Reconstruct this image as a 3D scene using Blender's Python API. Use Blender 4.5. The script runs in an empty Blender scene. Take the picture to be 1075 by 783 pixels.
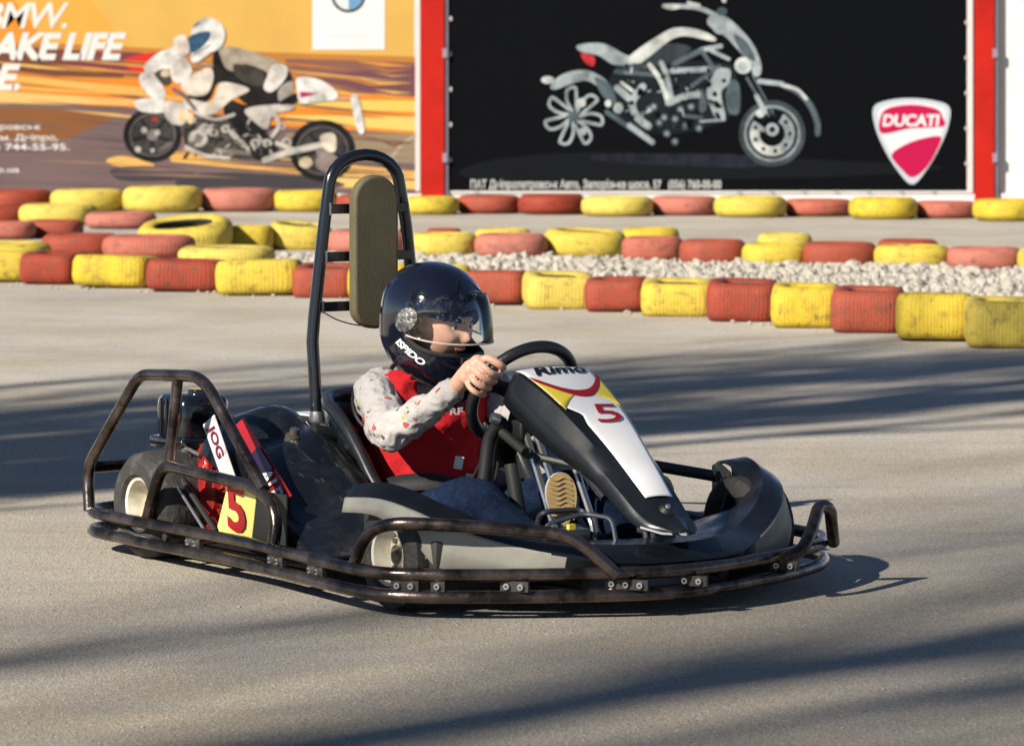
import bpy, bmesh, math, random
from mathutils import Vector, Matrix, Quaternion, noise
from mathutils.geometry import tessellate_polygon
R = math.radians
sc = bpy.context.scene
random.seed(5)
# ------------------------------------------------------------------ camera, light, exposure
CAM_H = 1.26
cd = bpy.data.cameras.new('camera'); cam = bpy.data.objects.new('camera', cd); sc.collection.objects.link(cam)
cam.location = (0, 0, CAM_H); cam.rotation_euler = (R(90), 0, 0)
cd.sensor_width = 36; cd.lens = 137.97; cd.shift_y = -0.2926; cd.clip_end = 3000; cd.clip_start = .1
cd.dof.use_dof = True; cd.dof.focus_distance = 9.75; cd.dof.aperture_fstop = 10
sc.camera = cam
w = bpy.data.worlds.new('World'); sc.world = w; w.use_nodes = True
nt = w.node_tree; bg = nt.nodes['Background']
sky = nt.nodes.new('ShaderNodeTexSky'); sky.sky_type = 'NISHITA'; sky.sun_disc = False; sky.altitude = 2200; sky.air_density = .8; sky.dust_density = .15; sky.ozone_density = 2
sky.sun_elevation = R(30.4); sky.sun_rotation = R(225.7)
nt.links.new(sky.outputs[0], bg.inputs[0]); bg.inputs[1].default_value = .05
sl = bpy.data.lights.new('sun', 'SUN'); sl.energy = 5.0; sl.angle = R(.55); sl.color = (1, .93, .82)
so = bpy.data.objects.new('sun', sl); sc.collection.objects.link(so)
SUND = Vector((1.22, 1.19, -1)).normalized()
so.rotation_euler = SUND.to_track_quat('-Z', 'Y').to_euler(); so.location = (-20, -20, 20)
sc.view_settings.view_transform = 'Standard'; sc.view_settings.look = 'None'
sc.view_settings.exposure = 1.0; sc.view_settings.gamma = 1
sc.cycles.max_bounces = 8; sc.cycles.transparent_max_bounces = 12
# ------------------------------------------------------------------ materials
MATS = {}
def nodes(m): return m.node_tree.nodes, m.node_tree.links
def mat(name, col, rough=.5, metal=0, var=.12, vscale=8, bump=0, bscale=60, coat=0, col2=None, lo=.35, hi=.7, coord='Object', rvar=0, spec=.5):
    if name in MATS: return MATS[name]
    m = bpy.data.materials.new(name); m.use_nodes = True; N, L = nodes(m); b = N['Principled BSDF']
    b.inputs['Roughness'].default_value = rough; b.inputs['Metallic'].default_value = metal
    b.inputs['Coat Weight'].default_value = coat; b.inputs['Coat Roughness'].default_value = .08
    b.inputs['Specular IOR Level'].default_value = spec
    tc = N.new('ShaderNodeTexCoord'); n = N.new('ShaderNodeTexNoise'); n.inputs['Scale'].default_value = vscale; n.inputs['Detail'].default_value = 8
    n.inputs['Roughness'].default_value = .65
    L.new(tc.outputs[coord], n.inputs['Vector'])
    r = N.new('ShaderNodeMapRange'); r.inputs[1].default_value = lo; r.inputs[2].default_value = hi
    L.new(n.outputs[0], r.inputs[0])
    mx = N.new('ShaderNodeMix'); mx.data_type = 'RGBA'
    c = tuple(col)
    mx.inputs[6].default_value = c + (1,)
    mx.inputs[7].default_value = (tuple(col2) + (1,)) if col2 else tuple(x * (1 - var * 2) for x in c) + (1,)
    L.new(r.outputs[0], mx.inputs[0]); L.new(mx.outputs[2], b.inputs['Base Color'])
    if rvar:
        r2 = N.new('ShaderNodeMapRange'); r2.inputs[1].default_value = .3; r2.inputs[2].default_value = .75
        r2.inputs[3].default_value = max(.02, rough - rvar); r2.inputs[4].default_value = rough + rvar
        n3 = N.new('ShaderNodeTexNoise'); n3.inputs['Scale'].default_value = vscale * 2.3; n3.inputs['Detail'].default_value = 6
        L.new(tc.outputs[coord], n3.inputs['Vector']); L.new(n3.outputs[0], r2.inputs[0]); L.new(r2.outputs[0], b.inputs['Roughness'])
    if bump:
        n2 = N.new('ShaderNodeTexNoise'); n2.inputs['Scale'].default_value = bscale; n2.inputs['Detail'].default_value = 5
        L.new(tc.outputs[coord], n2.inputs['Vector'])
        bp = N.new('ShaderNodeBump'); bp.inputs['Strength'].default_value = bump; bp.inputs['Distance'].default_value = .01
        L.new(n2.outputs[0], bp.inputs['Height']); L.new(bp.outputs[0], b.inputs['Normal'])
    MATS[name] = m; return m
TUBE = mat('bronze steel tube', (.17, .13, .11), .26, .9, vscale=9, col2=(.035, .028, .024), lo=.40, hi=.60, rvar=.12, bump=.15, bscale=40)
HOOPM = mat('black powder coat', (.008, .009, .012), .22, 0, coat=.5)
BLKPL = mat('scuffed black plastic', (.005, .006, .008), .24, 0, vscale=14, col2=(.014, .015, .018), lo=.5, hi=.75, rvar=.12, bump=.12, bscale=9)
SKIRT = mat('sunlit grey plastic', (.27, .26, .22), .55, 0, vscale=7, col2=(.17, .16, .14), lo=.4, hi=.7, bump=.06, bscale=14)  # sun on the cowl sides put into the colour, paler than the hood
N, L = nodes(BLKPL); b = N['Principled BSDF']; tc = N.new('ShaderNodeTexCoord')
mp = N.new('ShaderNodeMapping'); mp.inputs['Rotation'].default_value = (0, 0, R(35)); mp.inputs['Scale'].default_value = (6, 60, 20); L.new(tc.outputs['Object'], mp.inputs['Vector'])
def noi(scale, det=4, rough=.6, vec=None):
    n = N.new('ShaderNodeTexNoise'); n.inputs['Scale'].default_value = scale; n.inputs['Detail'].default_value = det; n.inputs['Roughness'].default_value = rough
    L.new(vec or tc.outputs['Object'], n.inputs['Vector']); return n.outputs[0]
def rng(s, a, b_, c, d):
    r = N.new('ShaderNodeMapRange'); r.inputs[1].default_value = a; r.inputs[2].default_value = b_; r.inputs[3].default_value = c; r.inputs[4].default_value = d
    L.new(s, r.inputs[0]); return r.outputs[0]
def mixc(f, a, b_, mode='MIX'):
    x = N.new('ShaderNodeMix'); x.data_type = 'RGBA'; x.blend_type = mode
    if isinstance(f, float): x.inputs[0].default_value = f
    else: L.new(f, x.inputs[0])
    for i, q in ((6, a), (7, b_)):
        if isinstance(q, tuple): x.inputs[i].default_value = q + (1,)
        else: L.new(q, x.inputs[i])
    return x.outputs[2]
_old = b.inputs['Base Color'].links[0].from_socket
_mu = N.new('ShaderNodeMath'); _mu.operation = 'MULTIPLY'; L.new(rng(noi(1, 5, .7, mp.outputs[0]), .56, .66, 0, 1), _mu.inputs[0]); L.new(rng(noi(5, 2), .48, .6, 0, .8), _mu.inputs[1])
L.new(mixc(_mu.outputs[0], _old, (.13, .13, .125)), b.inputs['Base Color'])
HOODM = mat('dark grey plastic', (.005, .0065, .009), .26, 0, vscale=9, col2=(.011, .012, .014), spec=.35, lo=.4, hi=.7, rvar=.1, bump=.06, bscale=14)
BLK = mat('matte black', (.012, .012, .013), .55)
GLOSS = mat('gloss black', (.006, .007, .010), .16, 0, coat=.8)
RUBBER = mat('tyre rubber', (.022, .021, .02), .75, 0, vscale=22, col2=(.1, .09, .07), lo=.5, hi=.85, bump=.4, bscale=70)
RIM = mat('cream rim paint', (.62, .58, .47), .35, 0, vscale=16, col2=(.3, .26, .17), lo=.45, hi=.8)
STEEL = mat('zinc steel', (.6, .6, .58), .28, .9, vscale=20)
WHITE = mat('white vinyl', (.78, .77, .76), .35, 0, var=.05)
RED = mat('red vinyl', (.36, .008, .014), .4, 0, var=.1)
REDP = mat('red engine paint', (.34, .012, .010), .35, 0, vscale=22, col2=(.10, .012, .010), lo=.4, hi=.65)
YEL = mat('yellow vinyl', (.8, .62, .06), .4, 0, var=.05)
PLATEY = mat('pale yellow plate', (.8, .72, .2), .45, 0, var=.06)
# ------------------------------------------------------------------ object helpers
def link(o): sc.collection.objects.link(o); return o
def setp(o, label=None, cat=None, group=None, kind=None):
    if label: o['label'] = label
    if cat: o['category'] = cat
    if group: o['group'] = group
    if kind: o['kind'] = kind
    return o
def empty(name, loc, rz, label, cat, group=None):
    o = bpy.data.objects.new(name, None); link(o); o.location = loc; o.rotation_euler = (0, 0, rz); o.empty_display_size = .1
    return setp(o, label, cat, group)
def mk(name, bm, mats, parent=None, smooth=True, solid=0, bevel=0, sub=0, recalc=True, ang=40):
    if recalc: bmesh.ops.recalc_face_normals(bm, faces=bm.faces)
    me = bpy.data.meshes.new(name); bm.to_mesh(me); bm.free()
    if not isinstance(mats, (list, tuple)): mats = [mats]
    for m in mats: me.materials.append(m)
    if smooth:
        for p in me.polygons: p.use_smooth = True
        try: me.set_sharp_from_angle(angle=R(ang))
        except Exception: pass
    o = bpy.data.objects.new(name, me); link(o)
    if parent: o.parent = parent
    if sub:
        s = o.modifiers.new('s', 'SUBSURF'); s.levels = s.render_levels = sub
    if solid:
        s = o.modifiers.new('t', 'SOLIDIFY'); s.thickness = solid; s.offset = -1
    if bevel:
        s = o.modifiers.new('b', 'BEVEL'); s.width = bevel; s.segments = 3; s.limit_method = 'ANGLE'
    return o
def K(u, v, w): return Vector((u, -v, w))     # kart frame: u forward, v to the driver's right, w up
def KL(pts): return [K(*p) for p in pts]
def fillet(pts, r, closed=False, n=6):
    pts = [Vector(p) for p in pts]; out = []; N = len(pts)
    for i, p in enumerate(pts):
        if not closed and i in (0, N - 1): out.append(p); continue
        a = pts[i - 1]; b = pts[(i + 1) % N]
        da = (a - p); db = (b - p)
        ra = min(r, da.length * .48); rb = min(r, db.length * .48)
        A = p + da.normalized() * ra; B = p + db.normalized() * rb
        for k in range(n + 1):
            t = k / n; out.append(A * (1 - t) ** 2 + p * 2 * t * (1 - t) + B * t * t)
    return out
def catmull(pts, n=6, closed=False):
    P = [Vector(p) for p in pts]; N = len(P); out = []
    for i in range(N if closed else N - 1):
        if closed: a, b, c, d = P[i - 1], P[i], P[(i + 1) % N], P[(i + 2) % N]
        else: a, b, c, d = P[max(i - 1, 0)], P[i], P[i + 1], P[min(i + 2, N - 1)]
        for k in range(n):
            t = k / n
            out.append(.5 * ((2 * b) + (c - a) * t + (2 * a - 5 * b + 4 * c - d) * t * t + (3 * b - a - 3 * c + d) * t ** 3))
    if not closed: out.append(P[-1])
    return out
def tube(bm, pts, r, seg=10, closed=False, cap=True, rnd=False, mi=0):
    pts = [Vector(p) for p in pts]; N = len(pts)
    rad = r if isinstance(r, (list, tuple)) else [r] * N
    if rnd and not closed:   # rounded ends
        d0 = (pts[0] - pts[1]).normalized(); d1 = (pts[-1] - pts[-2]).normalized()
        a = [(pts[0] + d0 * rad[0] * math.sin(x), rad[0] * max(.02, math.cos(x))) for x in (1.5, 1.1, .7, .35)]
        b = [(pts[-1] + d1 * rad[-1] * math.sin(x), rad[-1] * max(.02, math.cos(x))) for x in (.35, .7, 1.1, 1.5)]
        pts = [p for p, _ in a] + pts + [p for p, _ in b]; rad = [q for _, q in a] + list(rad) + [q for _, q in b]; N = len(pts)
    T = []
    for i in range(N):
        if closed: t = pts[(i + 1) % N] - pts[i - 1]
        else: t = pts[min(i + 1, N - 1)] - pts[max(i - 1, 0)]
        T.append(t.normalized() if t.length > 1e-9 else Vector((0, 0, 1)))
    up = Vector((0, 0, 1)) if abs(T[0].z) < .9 else Vector((1, 0, 0))
    nrm = (up - T[0] * up.dot(T[0])).normalized(); rings = []
    for i in range(N):
        nrm = (nrm - T[i] * nrm.dot(T[i])); nrm = nrm.normalized() if nrm.length > 1e-6 else T[i].orthogonal().normalized()
        bi = T[i].cross(nrm)
        rings.append([bm.verts.new(pts[i] + (nrm * math.cos(2 * math.pi * k / seg) + bi * math.sin(2 * math.pi * k / seg)) * rad[i]) for k in range(seg)])
    for i in range(N if closed else N - 1):
        a, b = rings[i], rings[(i + 1) % N]
        off = 0
        if closed and i == N - 1:
            off = min(range(seg), key=lambda o: (a[0].co - b[o].co).length)
        for k in range(seg):
            f = bm.faces.new((a[k], a[(k + 1) % seg], b[(k + 1 + off) % seg], b[(k + off) % seg])); f.material_index = mi
    if cap and not closed:
        bm.faces.new(rings[0][::-1]).material_index = mi; bm.faces.new(rings[-1]).material_index = mi
def box(bm, c, s, rot=None, mi=0):
    M = Matrix.Translation(Vector(c)) @ (rot.to_4x4() if rot else Matrix.Identity(4)) @ Matrix.Diagonal((s[0], s[1], s[2], 1))
    g = bmesh.ops.create_cube(bm, size=1, matrix=M)
    for v in g['verts']:
        for f in v.link_faces: f.material_index = mi
def rbox(bm, c, s, r=.01, rot=None, mi=0):
    b2 = bmesh.new(); box(b2, (0, 0, 0), s); bmesh.ops.bevel(b2, geom=b2.edges[:], offset=r, segments=3, affect='EDGES', profile=.5)
    M = Matrix.Translation(Vector(c)) @ (rot.to_4x4() if rot else Matrix.Identity(4)); bmesh.ops.transform(b2, matrix=M, verts=b2.verts)
    vm = {v: bm.verts.new(v.co) for v in b2.verts}
    for f in b2.faces: bm.faces.new([vm[v] for v in f.verts]).material_index = mi
    b2.free()
def lathe(bm, prof, M=None, seg=40, mi=0, closed=False):   # prof: (radius, height) round local z
    M = M or Matrix.Identity(4); rings = []
    for r, h in prof: rings.append([bm.verts.new(M @ Vector((r * math.cos(2 * math.pi * k / seg), r * math.sin(2 * math.pi * k / seg), h))) for k in range(seg)])
    n = len(rings)
    for i in range(n if closed else n - 1):
        a, b = rings[i], rings[(i + 1) % n]
        for k in range(seg): bm.faces.new((a[k], a[(k + 1) % seg], b[(k + 1) % seg], b[k])).material_index = mi
def axis_m(loc, d, spin=0): return Matrix.Translation(Vector(loc)) @ Vector(d).to_track_quat('Z', 'Y').to_matrix().to_4x4() @ Matrix.Rotation(spin, 4, 'Z')
def loft(bm, rows, closed=False, mi=0):
    V = [[bm.verts.new(Vector(p)) for p in r] for r in rows]
    for a, b in zip(V, V[1:]):
        n = len(a)
        for k in range(n if closed else n - 1):
            q = (a[k], a[(k + 1) % n], b[(k + 1) % n], b[k])
            try: bm.faces.new(q).material_index = mi
            except ValueError: pass
    return V
def dense(rows, n=4, m=4):
    rows = [catmull(r, m) for r in rows]
    cols = [catmull([r[i] for r in rows], n) for i in range(len(rows[0]))]
    return [list(x) for x in zip(*cols)]
def ev_mesh(o):
    dg = bpy.context.evaluated_depsgraph_get(); dg.update()
    return bpy.data.meshes.new_from_object(o.evaluated_get(dg), depsgraph=dg)
TXT = {}
def text2d(s, size=1, bold=0, shear=0, spacing=1, xs=1, align='LEFT'):
    cu = bpy.data.curves.new('t', 'FONT'); cu.body = s; cu.size = size; cu.offset = bold; cu.space_character = spacing; cu.align_x = align
    cu.resolution_u = 3
    o = bpy.data.objects.new('t', cu); link(o); me = ev_mesh(o)
    vs = [((v.co.x + v.co.y * shear) * xs, v.co.y) for v in me.vertices]; fs = [list(p.vertices) for p in me.polygons]
    bpy.data.objects.remove(o); bpy.data.meshes.remove(me); bpy.data.curves.remove(cu)
    return vs, fs
def fit(vs, x0, x1, y0, y1):
    ax = min(v[0] for v in vs); bx = max(v[0] for v in vs); ay = min(v[1] for v in vs); by = max(v[1] for v in vs)
    return [(x0 + (v[0] - ax) / (bx - ax) * (x1 - x0), y0 + (v[1] - ay) / (by - ay) * (y1 - y0)) for v in vs]
def remesh(bm, voxel, smooth=2):
    me = bpy.data.meshes.new('r'); bmesh.ops.recalc_face_normals(bm, faces=bm.faces); bm.to_mesh(me); bm.free()
    o = bpy.data.objects.new('r', me); link(o)
    m = o.modifiers.new('r', 'REMESH'); m.mode = 'VOXEL'; m.voxel_size = voxel; m.use_smooth_shade = True
    if smooth: s = o.modifiers.new('s', 'SMOOTH'); s.factor = .5; s.iterations = smooth
    out = ev_mesh(o); bpy.data.objects.remove(o); bpy.data.meshes.remove(me); b = bmesh.new(); b.from_mesh(out); bpy.data.meshes.remove(out); return b
def hide_nothing(): pass
# ------------------------------------------------------------------ ground
m = bpy.data.materials.new('asphalt'); m.use_nodes = True; N, L = nodes(m); b = N['Principled BSDF']; b.inputs['Roughness'].default_value = .85
b.inputs['Specular IOR Level'].default_value = .3
tc = N.new('ShaderNodeTexCoord')
def noi(scale, det=4, rough=.6, vec=None):
    n = N.new('ShaderNodeTexNoise'); n.inputs['Scale'].default_value = scale; n.inputs['Detail'].default_value = det; n.inputs['Roughness'].default_value = rough
    L.new(vec or tc.outputs['Object'], n.inputs['Vector']); return n.outputs[0]
def rng(s, a, b_, c, d):
    r = N.new('ShaderNodeMapRange'); r.inputs[1].default_value = a; r.inputs[2].default_value = b_; r.inputs[3].default_value = c; r.inputs[4].default_value = d
    L.new(s, r.inputs[0]); return r.outputs[0]
def mixc(f, a, b_, mode='MIX'):
    x = N.new('ShaderNodeMix'); x.data_type = 'RGBA'; x.blend_type = mode
    if isinstance(f, float): x.inputs[0].default_value = f
    else: L.new(f, x.inputs[0])
    for i, q in ((6, a), (7, b_)):
        if isinstance(q, tuple): x.inputs[i].default_value = q + (1,)
        else: L.new(q, x.inputs[i])
    return x.outputs[2]
base = mixc(rng(noi(.22, 3), .35, .65, 0, 1), (.40, .365, .315), (.29, .275, .255))
sp_ = N.new('ShaderNodeSeparateXYZ'); L.new(tc.outputs['Object'], sp_.inputs[0])
ad_ = N.new('ShaderNodeMath'); ad_.operation = 'MULTIPLY_ADD'; ad_.inputs[1].default_value = 5; L.new(noi(.35, 4), ad_.inputs[0]); L.new(sp_.outputs[1], ad_.inputs[2])
base = mixc(rng(ad_.outputs[0], 10, 17, 0, .8), mixc(.5, base, (.27, .235, .18)), (.50, .46, .40))    # paler with distance, along a noisy edge
base = mixc(rng(noi(.9, 5), .40, .66, 0, .62), base, (.31, .25, .15))          # dusty ochre patches
mp = N.new('ShaderNodeMapping'); mp.inputs['Rotation'].default_value = (0, 0, R(28)); mp.inputs['Scale'].default_value = (.5, 7, 1); L.new(tc.outputs['Object'], mp.inputs['Vector'])
base = mixc(rng(noi(1.1, 6, .7, mp.outputs[0]), .5, .78, 0, .4), base, (.16, .155, .15))  # rubber scuffs along the driving line
vg = N.new('ShaderNodeTexVoronoi'); vg.inputs['Scale'].default_value = 170; L.new(tc.outputs['Object'], vg.inputs['Vector'])
sg = N.new('ShaderNodeSeparateColor'); L.new(vg.outputs['Color'], sg.inputs[0])
base = mixc(rng(sg.outputs[0], .55, 1, 0, .60), base, (.12, .105, .085)); base = mixc(rng(sg.outputs[1], .78, 1, 0, .55), base, (.58, .53, .45))
base = mixc(rng(noi(110, 4, .85), .45, .62, 0, .35), base, (.14, .125, .10))
base = mixc(rng(noi(45, 3, .8), .5, .7, 0, .35), base, (.17, .15, .12))
base = mixc(rng(noi(320, 1), .6, .72, 0, .7), base, (.62, .58, .52))
mp2 = N.new('ShaderNodeMapping'); mp2.inputs['Rotation'].default_value = (0, 0, R(-6)); mp2.inputs['Scale'].default_value = (5, 22, 1); L.new(tc.outputs['Object'], mp2.inputs['Vector'])
base = mixc(rng(noi(2.2, 5, .8, mp2.outputs[0]), .66, .72, 0, .65), base, (.08, .07, .055))   # short dark rubber dashes
base = mixc(rng(noi(.55, 6, .7), .50, .62, 0, .35), base, (.20, .20, .20))
vo = N.new('ShaderNodeTexVoronoi'); vo.inputs['Scale'].default_value = 9; L.new(tc.outputs['Object'], vo.inputs['Vector'])
base = mixc(rng(vo.outputs['Distance'], .03, .05, .7, 0), base, (.07, .06, .05))
L.new(base, b.inputs['Base Color'])
bp = N.new('ShaderNodeBump'); bp.inputs['Strength'].default_value = .45; bp.inputs['Distance'].default_value = .004
L.new(vg.outputs['Distance'], bp.inputs['Height']); L.new(bp.outputs[0], b.inputs['Normal'])
MATS['asphalt'] = m
bm = bmesh.new(); bmesh.ops.create_grid(bm, x_segments=2, y_segments=2, size=600)
setp(mk('ground', bm, m, smooth=False), kind='structure')
# ------------------------------------------------------------------ wall and banners
FP = 4120.; WY = 37.6; SW = FP / WY
def wx(px): return (px - 537.5) / SW
def wz(py): return CAM_H - (py - 77) / SW
WALLM = mat('white wall', (.56, .53, .51), .8, 0, vscale=1.2, var=.05, bump=.1, bscale=20)
bm = bmesh.new(); box(bm, (1.2, WY + .2, 1.75), (34, .3, 3.5))
for i in range(9): box(bm, (-15 + i * 4, WY + .04, 1.75), (.012, .03, 3.5))
box(bm, (1.2, WY + .03, .05), (34, .06, .12))
setp(mk('wall', bm, WALLM, smooth=False), 'long white painted wall behind the tyre rows, carrying both banners', 'wall')
POST = mat('red post paint', (.36, .012, .007), .6, spec=.1, metal=0, vscale=3, var=.12, bump=.1, bscale=20)
PINK = mat('violet shade and clamp steel', (.2, .17, .21), .6)
for i, (a, b_, lab) in enumerate(((442, 466.5, 'red square post between the orange banner and the black banner'), (1023, 1043, 'red square post at the right edge of the black banner'))):
    bm = bmesh.new(); box(bm, ((wx(a) + wx(b_)) / 2, WY - .02, 1.7), (wx(b_) - wx(a), .09, 3.4))
    box(bm, (wx(b_) + .018, WY - .012, 1.7), (.034, .06, 3.4), mi=1)  # violet strip stands in for the post's shadow on its right
    for z in (.45, 1.45, 2.5): box(bm, (wx(b_) + .01, WY - .03, z), (.05, .08, .09), mi=1)
    box(bm, ((wx(a) + wx(b_)) / 2, WY - .05, .01), (.34, .20, .02))
    setp(mk('post', bm, [POST, PINK], smooth=False, bevel=.004), lab, 'post', 'red posts holding the banners')
class Art:
    def __init__(s): s.mott = 0; s.bm = bmesh.new(); s.m = []; s.ix = {}; s.k = 0; s.y = WY - .015
    def mi(s, c):
        k = (c, s.mott)
        if k not in s.ix:
            s.ix[k] = len(s.m); q = tuple(x * .80 for x in c)
            s.m.append(mat('photo print %.3f %.3f %.3f' % c, tuple(x * 1.08 for x in q), .6, 0, vscale=6, var=.33, lo=.38, hi=.72, spec=.03) if s.mott else mat('print %.3f %.3f %.3f' % c, q, .6, 0, vscale=1.8, var=.07, lo=.3, hi=.75, spec=.03))
        return s.ix[k]
    def faces(s, vs, fs, c):
        s.k += 1; y = s.y - s.k * .00003; mi = s.mi(c)
        V = [s.bm.verts.new((wx(x), y, wz(yy))) for x, yy in vs]
        for f in fs:
            try: s.bm.faces.new([V[i] for i in f]).material_index = mi
            except ValueError: pass
    def poly(s, pts, c, sm=True, T=lambda p: p):
        pts = [T(p) for p in pts]
        if sm: pts = [(q.x, q.y) for q in catmull([(x, y, 0) for x, y in pts], 5, True)]
        s.faces(pts, tessellate_polygon([[Vector((x, y, 0)) for x, y in pts]]), c)
    def ell(s, cx, cy, rx, ry, c, T=lambda p: p, a=0):
        p = []
        for k in range(28):
            t = 2 * math.pi * k / 28; x = rx * math.cos(t); y = ry * math.sin(t)
            p.append((cx + x * math.cos(a) - y * math.sin(a), cy + x * math.sin(a) + y * math.cos(a)))
        s.poly(p, c, False, T)
    def ring(s, cx, cy, r0, r1, c, T=lambda p: p, a0=0, a1=360, e=1):
        vs = []; fs = []; n = 36
        for k in range(n + 1):
            t = R(a0 + (a1 - a0) * k / n)
            vs += [T((cx + r0 * math.cos(t), cy + r0 * e * math.sin(t))), T((cx + r1 * math.cos(t), cy + r1 * e * math.sin(t)))]
            if k: j = 2 * k; fs.append((j - 2, j - 1, j + 1, j))
        s.faces(vs, fs, c)
    def line(s, pts, wd, c, T=lambda p: p, sm=True):
        P = catmull([(x, y, 0) for x, y in pts], 6) if sm and len(pts) > 2 else [Vector((x, y, 0)) for x, y in pts]
        vs = []; fs = []; n = len(P)
        for i, p in enumerate(P):
            d = (P[min(i + 1, n - 1)] - P[max(i - 1, 0)]).normalized(); q = Vector((-d.y, d.x, 0)) * wd / 2
            vs += [T((p.x + q.x, p.y + q.y)), T((p.x - q.x, p.y - q.y))]
            if i: j = 2 * i; fs.append((j - 2, j - 1, j + 1, j))
        s.faces(vs, fs, c)
        for e in (P[0], P[-1]): s.ell(e.x, e.y, wd / 2, wd / 2, c, T)
    def text(s, t, x0, x1, y0, y1, c, bold=0, shear=0, spacing=1):
        vs, fs = text2d(t, 1, bold, shear, spacing); s.faces(fit(vs, x0, x1, y1, y0), fs, c)
    def rect(s, x0, y0, x1, y1, c): s.poly([(x0, y0), (x1, y0), (x1, y1), (x0, y1)], c, False)
    def done(s, name, lab):
        v0 = [v.co.x for v in s.bm.verts]; box(s.bm, (s.bx[0], s.y + .004, s.bx[1]), (s.bx[2], .006, s.bx[3])); o = mk(name, s.bm, s.m, smooth=False, recalc=False)
        return setp(o, lab, 'banner', 'advertising banners on the wall')
W1 = (.62, .60, .57); OR = (.62, .26, .035); YO = (.56, .34, .085); DK = (.09, .06, .055); GRY = (.17, .13, .125); BLACK = (.0035, .004, .0055)
LG = (.42, .39, .35); MG = (.14, .13, .12)
a = Art(); a.bx = ((wx(-190) + wx(441)) / 2, (wz(-150) + wz(201)) / 2, wx(441) - wx(-190), wz(-150) - wz(201))
a.rect(-190, -150, 441, 201, W1); a.rect(-190, -150, 435, 200, YO)
a.poly([(-190, -150), (120, -150), (96, 0), (140, 55), (-190, 55)], (.62, .32, .06), False)
a.poly([(-190, -60), (40, -60), (15, 0), (60, 60), (-190, 60)], (.58, .22, .03), False)
a.poly([(-190, 46), (60, 46), (180, 52), (436, 60), (436, 110), (160, 86), (-190, 78)], (.40, .17, .04), False)
a.poly([(-190, 50), (0, 48), (130, 56), (130, 82), (-190, 75)], (.14, .055, .035), False)
a.poly([(60, 60), (150, 56), (150, 80), (96, 72)], (.16, .045, .06))
a.poly([(133, 62), (170, 56), (170, 78), (138, 74)], (.55, .03, .02))
a.poly([(300, 62), (350, 63), (436, 66), (436, 106), (370, 98), (300, 76)], (.20, .09, .07), False)
a.poly([(320, 80), (436, 70), (436, 104), (380, 96)], (.14, .06, .07), False)
a.poly([(-190, 72), (150, 84), (436, 102), (436, 142), (250, 130), (0, 100), (-190, 100)], (.60, .20, .03), False)
a.poly([(-190, 80), (0, 78), (150, 92), (150, 100), (-190, 86)], (.66, .34, .08), False)
a.poly([(-190, 96), (0, 96), (150, 106), (150, 111), (-190, 101)], (.66, .40, .14), False)
a.poly([(300, 104), (436, 106), (436, 118), (300, 112)], (.66, .44, .10), False)
a.poly([(300, 121), (436, 123), (436, 138), (300, 128)], (.66, .46, .13), False)
a.poly([(-190, 103), (130, 112), (250, 130), (436, 141), (436, 202), (-190, 202)], (.145, .10, .10), False)
a.poly([(-190, 110), (60, 114), (120, 125), (60, 150), (-190, 140)], (.20, .085, .035), False)
a.poly([(300, 140), (436, 141), (436, 172), (300, 162)], (.24, .19, .12), False)
a.poly([(112, 168), (130, 164), (160, 172), (158, 178), (120, 174)], (.62, .36, .10))
a.poly([(176, 160), (205, 156), (330, 170), (436, 180), (436, 188), (330, 184), (180, 170)], (.64, .36, .09), False)
a.poly([(330, 186), (436, 190), (436, 199), (330, 196)], (.62, .42, .13), False)
a.line([(436, 143), (422, 152), (410, 168)], 3, (.36, .30, .22))
a.poly([(200, 184), (300, 182), (360, 196), (200, 200)], (.05, .045, .05))
a.poly([(120, 176), (190, 176), (200, 188), (130, 190)], (.055, .045, .05))
rs = random.Random(4)
for k in range(90):
    y0 = rs.uniform(58, 196); x0 = rs.uniform(-60, 420); ln = rs.uniform(60, 220); sl_ = .10 if y0 < 150 else .04; th = rs.uniform(.5, 1.8)
    c = rs.choice([(.56, .24, .05), (.42, .16, .04), (.60, .36, .10), (.16, .08, .06)]) if y0 < 112 + .1 * x0 else rs.choice([(.17, .11, .10), (.12, .09, .09), (.22, .14, .10), (.10, .07, .07)])
    x1 = min(434, x0 + ln)
    if x1 - x0 > 20: a.poly([(x0, y0), ((x0 + x1) / 2, y0 + sl_ * ln / 2 - th), (x1, y0 + sl_ * (x1 - x0)), ((x0 + x1) / 2, y0 + sl_ * ln / 2 + th)], c, False)
a.text('BMW.', -18, 73, 3, 30.5, W1, .018, .28, .9)
a.text('MAKE LIFE', -36, 133, 34.5, 63.5, W1, .045, .28, .92)
a.text('A RIDE.', -100, 22, 67.5, 95.5, W1, .045, .28, .92)
a.text('Дніпропетровськ', -64, 43, 130, 138, W1, .012)
a.text('Запорізьке ш. в м. Дніпро,', -98, 61, 141, 149.5, W1, .012)
a.text('тел. (056) 744-55-95.', -66, 73, 151, 160, W1, .016)
a.text('www.moto.dp.ua', -78, 20.5, 175, 183, W1, .012)
a.rect(328, -120, 404, 52.5, (.66, .65, .64)); a.rect(330, 24.3, 402, 24.9, (.5, .49, .48))
a.text('Авторизований дилер', 345, 388, 36.5, 40.5, (.42, .42, .42))
a.ell(366, -4.5, 18.4, 18.4, (.03, .035, .045)); a.ell(366, -4.5, 15.3, 15.3, (.6, .62, .62))
a.poly([(366, -4.5)] + [(366 + 15.2 * math.cos(R(t)), -4.5 + 15.2 * math.sin(R(t))) for t in range(0, 91, 10)], (.13, .27, .45), False)
a.poly([(366, -4.5)] + [(366 + 15.2 * math.cos(R(t)), -4.5 + 15.2 * math.sin(R(t))) for t in range(180, 271, 10)], (.13, .27, .45), False)
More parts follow.
